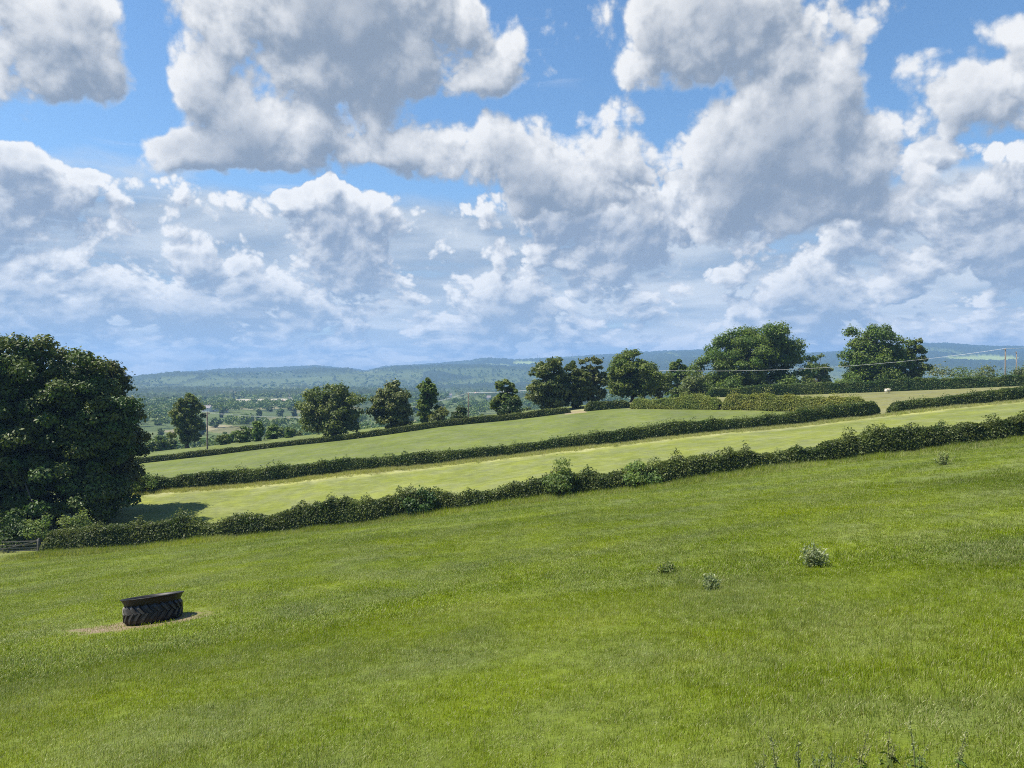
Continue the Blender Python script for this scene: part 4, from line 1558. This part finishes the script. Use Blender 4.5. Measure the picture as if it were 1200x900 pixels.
for i, (px, pt, pb, lab) in enumerate([
        (892, 880, 922, 'short dock stalk leftmost along the bottom edge'), (910, 862, 918, 'branched dock stalk second from the left along the bottom edge'),
        (935, 866, 920, 'thick brown dock stalk third from the left at the bottom edge'), (958, 876, 924, 'short dock stalk left of the tall pair at the bottom edge'),
        (974, 874, 922, 'short thin dock stalk just left of the tall brown one'), (1006, 852, 914, 'tall brown dock stalk at the middle of the bottom right group'),
        (1040, 854, 906, 'bushy dock stalk right of the tall brown one'), (1073, 846, 912, 'tallest single dock stalk at the bottom right'),
        (1120, 850, 914, 'thin upright dock stalk rightmost along the bottom edge')]):
    dock(px, pt, pb, lab, 500 + i)

# ------------------------------------------------------------------ grass of the front pasture
def grass_material():
    m = bpy.data.materials.new('grass_blades')
    m.use_nodes = True
    m.node_tree.nodes.clear()
    N = NT(m.node_tree)
    pos = N.n('ShaderNodeNewGeometry').outputs['Position']
    br = N.n('ShaderNodeAttribute', attribute_name='br').outputs['Fac']
    dry = N.n('ShaderNodeAttribute', attribute_type='INSTANCER', attribute_name='dry').outputs['Fac']
    lush, grey = meadow_tone(N, pos)
    hs = N.n('ShaderNodeHueSaturation')
    N.put(hs.inputs['Hue'], N.m('ADD', 0.5, N.m('ADD', N.m('MULTIPLY', N.m('SUBTRACT', 0.5, lush), 0.09), N.m('MULTIPLY', N.m('SUBTRACT', br, 0.5), 0.03))))
    N.put(hs.inputs['Saturation'], N.ramp(grey, 0.35, 0.7, 1.06, 0.80))
    N.put(hs.inputs['Value'], N.m('MULTIPLY', N.ramp(lush, 0.25, 0.75, 0.64, 1.48), N.m('ADD', 0.50, N.m('MULTIPLY', br, 1.0))))
    N.put(hs.inputs['Color'], GRASS_COL)
    straw = N.m('LESS_THAN', N.m('ADD', N.m('MULTIPLY', br, 1.0), N.m('MULTIPLY', dry, -1.0)), 0.12)
    col = N.mix(N.m('MULTIPLY', straw, 0.85), hs.outputs[0], (0.46, 0.46, 0.24))
    b = N.n('ShaderNodeBsdfPrincipled')
    N.put(b.inputs['Base Color'], col)
    N.put(b.inputs['Roughness'], 0.42)
    N.put(b.inputs['Specular IOR Level'], 0.35)
    tr = N.n('ShaderNodeBsdfTranslucent')
    N.put(tr.inputs[0], N.mix(1.0, col, (1.0, 0.95, 0.4), 'MULTIPLY'))
    mx = N.n('ShaderNodeMixShader')
    N.put(mx.inputs[0], 0.45)
    N.put(mx.inputs[1], b.outputs[0])
    N.put(mx.inputs[2], tr.outputs[0])
    out = N.n('ShaderNodeOutputMaterial')
    N.put(out.inputs[0], mx.outputs[0])
    return m


GRASS_COL = (0.192, 0.248, 0.0160)


def tuft(seed, n, radius, length, width, droop, stalk=0):
    g = np.random.default_rng(seed)
    q = np.sqrt(g.random(n)) * radius
    a = g.uniform(0, 6.28, n)
    bx, by = np.cos(a) * q, np.sin(a) * q
    L = length * g.uniform(.45, 1.15, n)
    dirn = a + g.normal(size=n) * .9
    lean = g.uniform(.1, 1.0, n) * droop
    k = np.array((0, .4, .75, 1.0))
    V = []
    for i, t in enumerate(k):
        h = L * (t - .35 * lean * t ** 2)
        o = L * lean * t ** 1.7 * .85
        w = width * (1 - t ** 1.6 * .92) / 2
        cx, cy = bx + np.cos(dirn) * o, by + np.sin(dirn) * o
        sx, sy = -np.sin(dirn + .6) * w, np.cos(dirn + .6) * w
        V += [np.stack([cx - sx, cy - sy, h - .01], 1), np.stack([cx + sx, cy + sy, h - .01], 1)]
    V = np.stack(V, 1)
    i = np.arange(n)[:, None] * 8
    Q = np.concatenate([i + np.array([[s * 2, s * 2 + 1, s * 2 + 3, s * 2 + 2]]) for s in range(3)], 0)
    br = np.repeat(g.random(n), 8)
    me = np_mesh('tuft', V.reshape(-1, 3), Q, {'br': br})
    return me


def scatter_tree(kinds):
    t = bpy.data.node_groups.new('grass_scatter', 'GeometryNodeTree')
    t.interface.new_socket('Geometry', in_out='INPUT', socket_type='NodeSocketGeometry')
    t.interface.new_socket('Geometry', in_out='OUTPUT', socket_type='NodeSocketGeometry')
    nn, ln = t.nodes, t.links
    gi, go = nn.new('NodeGroupInput'), nn.new('NodeGroupOutput')
    ci = nn.new('GeometryNodeCollectionInfo')
    ci.inputs['Collection'].default_value = kinds
    ci.inputs['Separate Children'].default_value = True
    ci.inputs['Reset Children'].default_value = True
    ip = nn.new('GeometryNodeInstanceOnPoints')
    ip.inputs['Pick Instance'].default_value = True

    def attr(name, typ):
        a = nn.new('GeometryNodeInputNamedAttribute')
        a.data_type = typ
        a.inputs['Name'].default_value = name
        return a.outputs[0]
    ln.new(gi.outputs[0], ip.inputs['Points'])
    ln.new(ci.outputs[0], ip.inputs['Instance'])
    ln.new(attr('kind', 'INT'), ip.inputs['Instance Index'])
    ln.new(attr('rot', 'FLOAT_VECTOR'), ip.inputs['Rotation'])
    ln.new(attr('scl', 'FLOAT_VECTOR'), ip.inputs['Scale'])
    ln.new(ip.outputs[0], go.inputs[0])
    return t


def build_grass():
    g = np.random.default_rng(123)
    mat = grass_material()
    kinds = bpy.data.collections.new('grass_tufts')
    specs = [(40, .13, .060, .0048, 1.2), (40, .13, .050, .0048, 1.4), (32, .12, .085, .0048, 1.0), (8, .10, .17, .0032, .7),       # near
             (46, .30, .070, .012, 1.2), (46, .30, .060, .012, 1.4), (36, .28, .095, .012, 1.0), (12, .22, .19, .008, .7),           # far
             (26, .30, .42, .020, .55), (26, .30, .55, .018, .5)]                                                                 # rough edge
    for k, s in enumerate(specs):
        me = tuft(900 + k, *s)
        o = bpy.data.objects.new('tuft_%02d' % k, me)
        me.materials.append(mat)
        kinds.objects.link(o)
    tree_ = scatter_tree(kinds)

    def area(n, r0, r1, power=1.0):
        u = g.random(n)
        r = np.sqrt(r0 ** 2 + u * (r1 ** 2 - r0 ** 2)) if power == 1 else r0 * (r1 / r0) ** u
        a = g.uniform(R(-41), R(41), n)
        return r * np.sin(a), r * np.cos(a)

    X, Y, K, S, DRY = [], [], [], [], []

    def put(x, y, kind, s, dry):
        X.append(x), Y.append(y), K.append(kind), S.append(s), DRY.append(dry)

    x, y = area(30000, 4.6, 17)
    put(x, y, g.choice(4, len(x), p=[.38, .34, .2, .08]), g.uniform(.7, 1.3, len(x)), g.random(len(x)) * .05)
    x, y = area(48000, 16, 42)
    put(x, y, 4 + g.choice(4, len(x), p=[.37, .34, .2, .09]), g.uniform(.6, 1.15, len(x)), g.random(len(x)) * .05)
    x, y = area(46000, 40, 92)
    put(x, y, 4 + g.choice(4, len(x), p=[.34, .30, .22, .14]), g.uniform(.9, 1.7, len(x)), g.random(len(x)) * .10)
    # rough grass at the hedge foot and the pale strip under the second hedge
    n = 9000
    xx = g.uniform(-46, 52, n)
    yy = np.interp(xx, h1x, h1y) - 0.1 - np.abs(g.normal(size=n)) * 1.3
    put(xx, yy, 8 + (g.random(n) < .4), g.uniform(.4, 1.15, n), g.uniform(.0, .20, n))
    n = 9000
    xx = g.uniform(-58, 90, n)
    yy = np.interp(xx, h2x, h2y) - 0.2 - np.abs(g.normal(size=n)) * 0.9
    put(xx, yy, 8 + (g.random(n) < .5), g.uniform(.4, 1.0, n), g.uniform(.3, 1.0, n))
    x, y, k, s, d = map(np.concatenate, (X, Y, K, S, DRY))
    hedge_y = np.interp(x, h1x, h1y)
    far = k >= 8
    ok = (y < hedge_y - .1) | far
    rad = np.hypot((x - SOIL_AT[0]) / 2.1, (y - SOIL_AT[1]) / 1.3) + (fbm(x * 1.6, y * 1.6, 3, 14) - .5) * .9
    ok &= (rad > 1.0) | (g.random(len(x)) < .15)
    tx, ty, _ = at(180, 729, 20.3)
    ok &= np.hypot(x - tx, y - ty) > .80
    # thinner and shorter where grazed, longer in patches
    tall = fbm(x / 3.5, y / 3.5, 3, 88)
    s = s * (0.55 + 0.95 * tall)
    x, y, k, s, d = x[ok], y[ok], k[ok], s[ok], d[ok]
    z = ground_z(x, y)
    me = bpy.data.meshes.new('pasture_grass')
    me.vertices.add(len(x))
    me.vertices.foreach_set('co', np.stack([x, y, z], 1).astype(np.float32).ravel())
    for nme, typ, dat, fld in (('kind', 'INT', k.astype(np.int32), 'value'), ('dry', 'FLOAT', d.astype(np.float32), 'value'),
                               ('rot', 'FLOAT_VECTOR', np.stack([g.normal(size=len(x)) * .08, g.normal(size=len(x)) * .08, g.uniform(0, 6.28, len(x))], 1).astype(np.float32), 'vector'),
                               ('scl', 'FLOAT_VECTOR', np.stack([s ** .5, s ** .5, s], 1).astype(np.float32), 'vector')):
        at_ = me.attributes.new(nme, typ, 'POINT')
        at_.data.foreach_set(fld, dat.ravel())
    o = link_mesh('pasture_grass', me, mat)
    md = o.modifiers.new('scatter', 'NODES')
    md.node_group = tree_
    tag(o, kind='stuff')


build_grass()
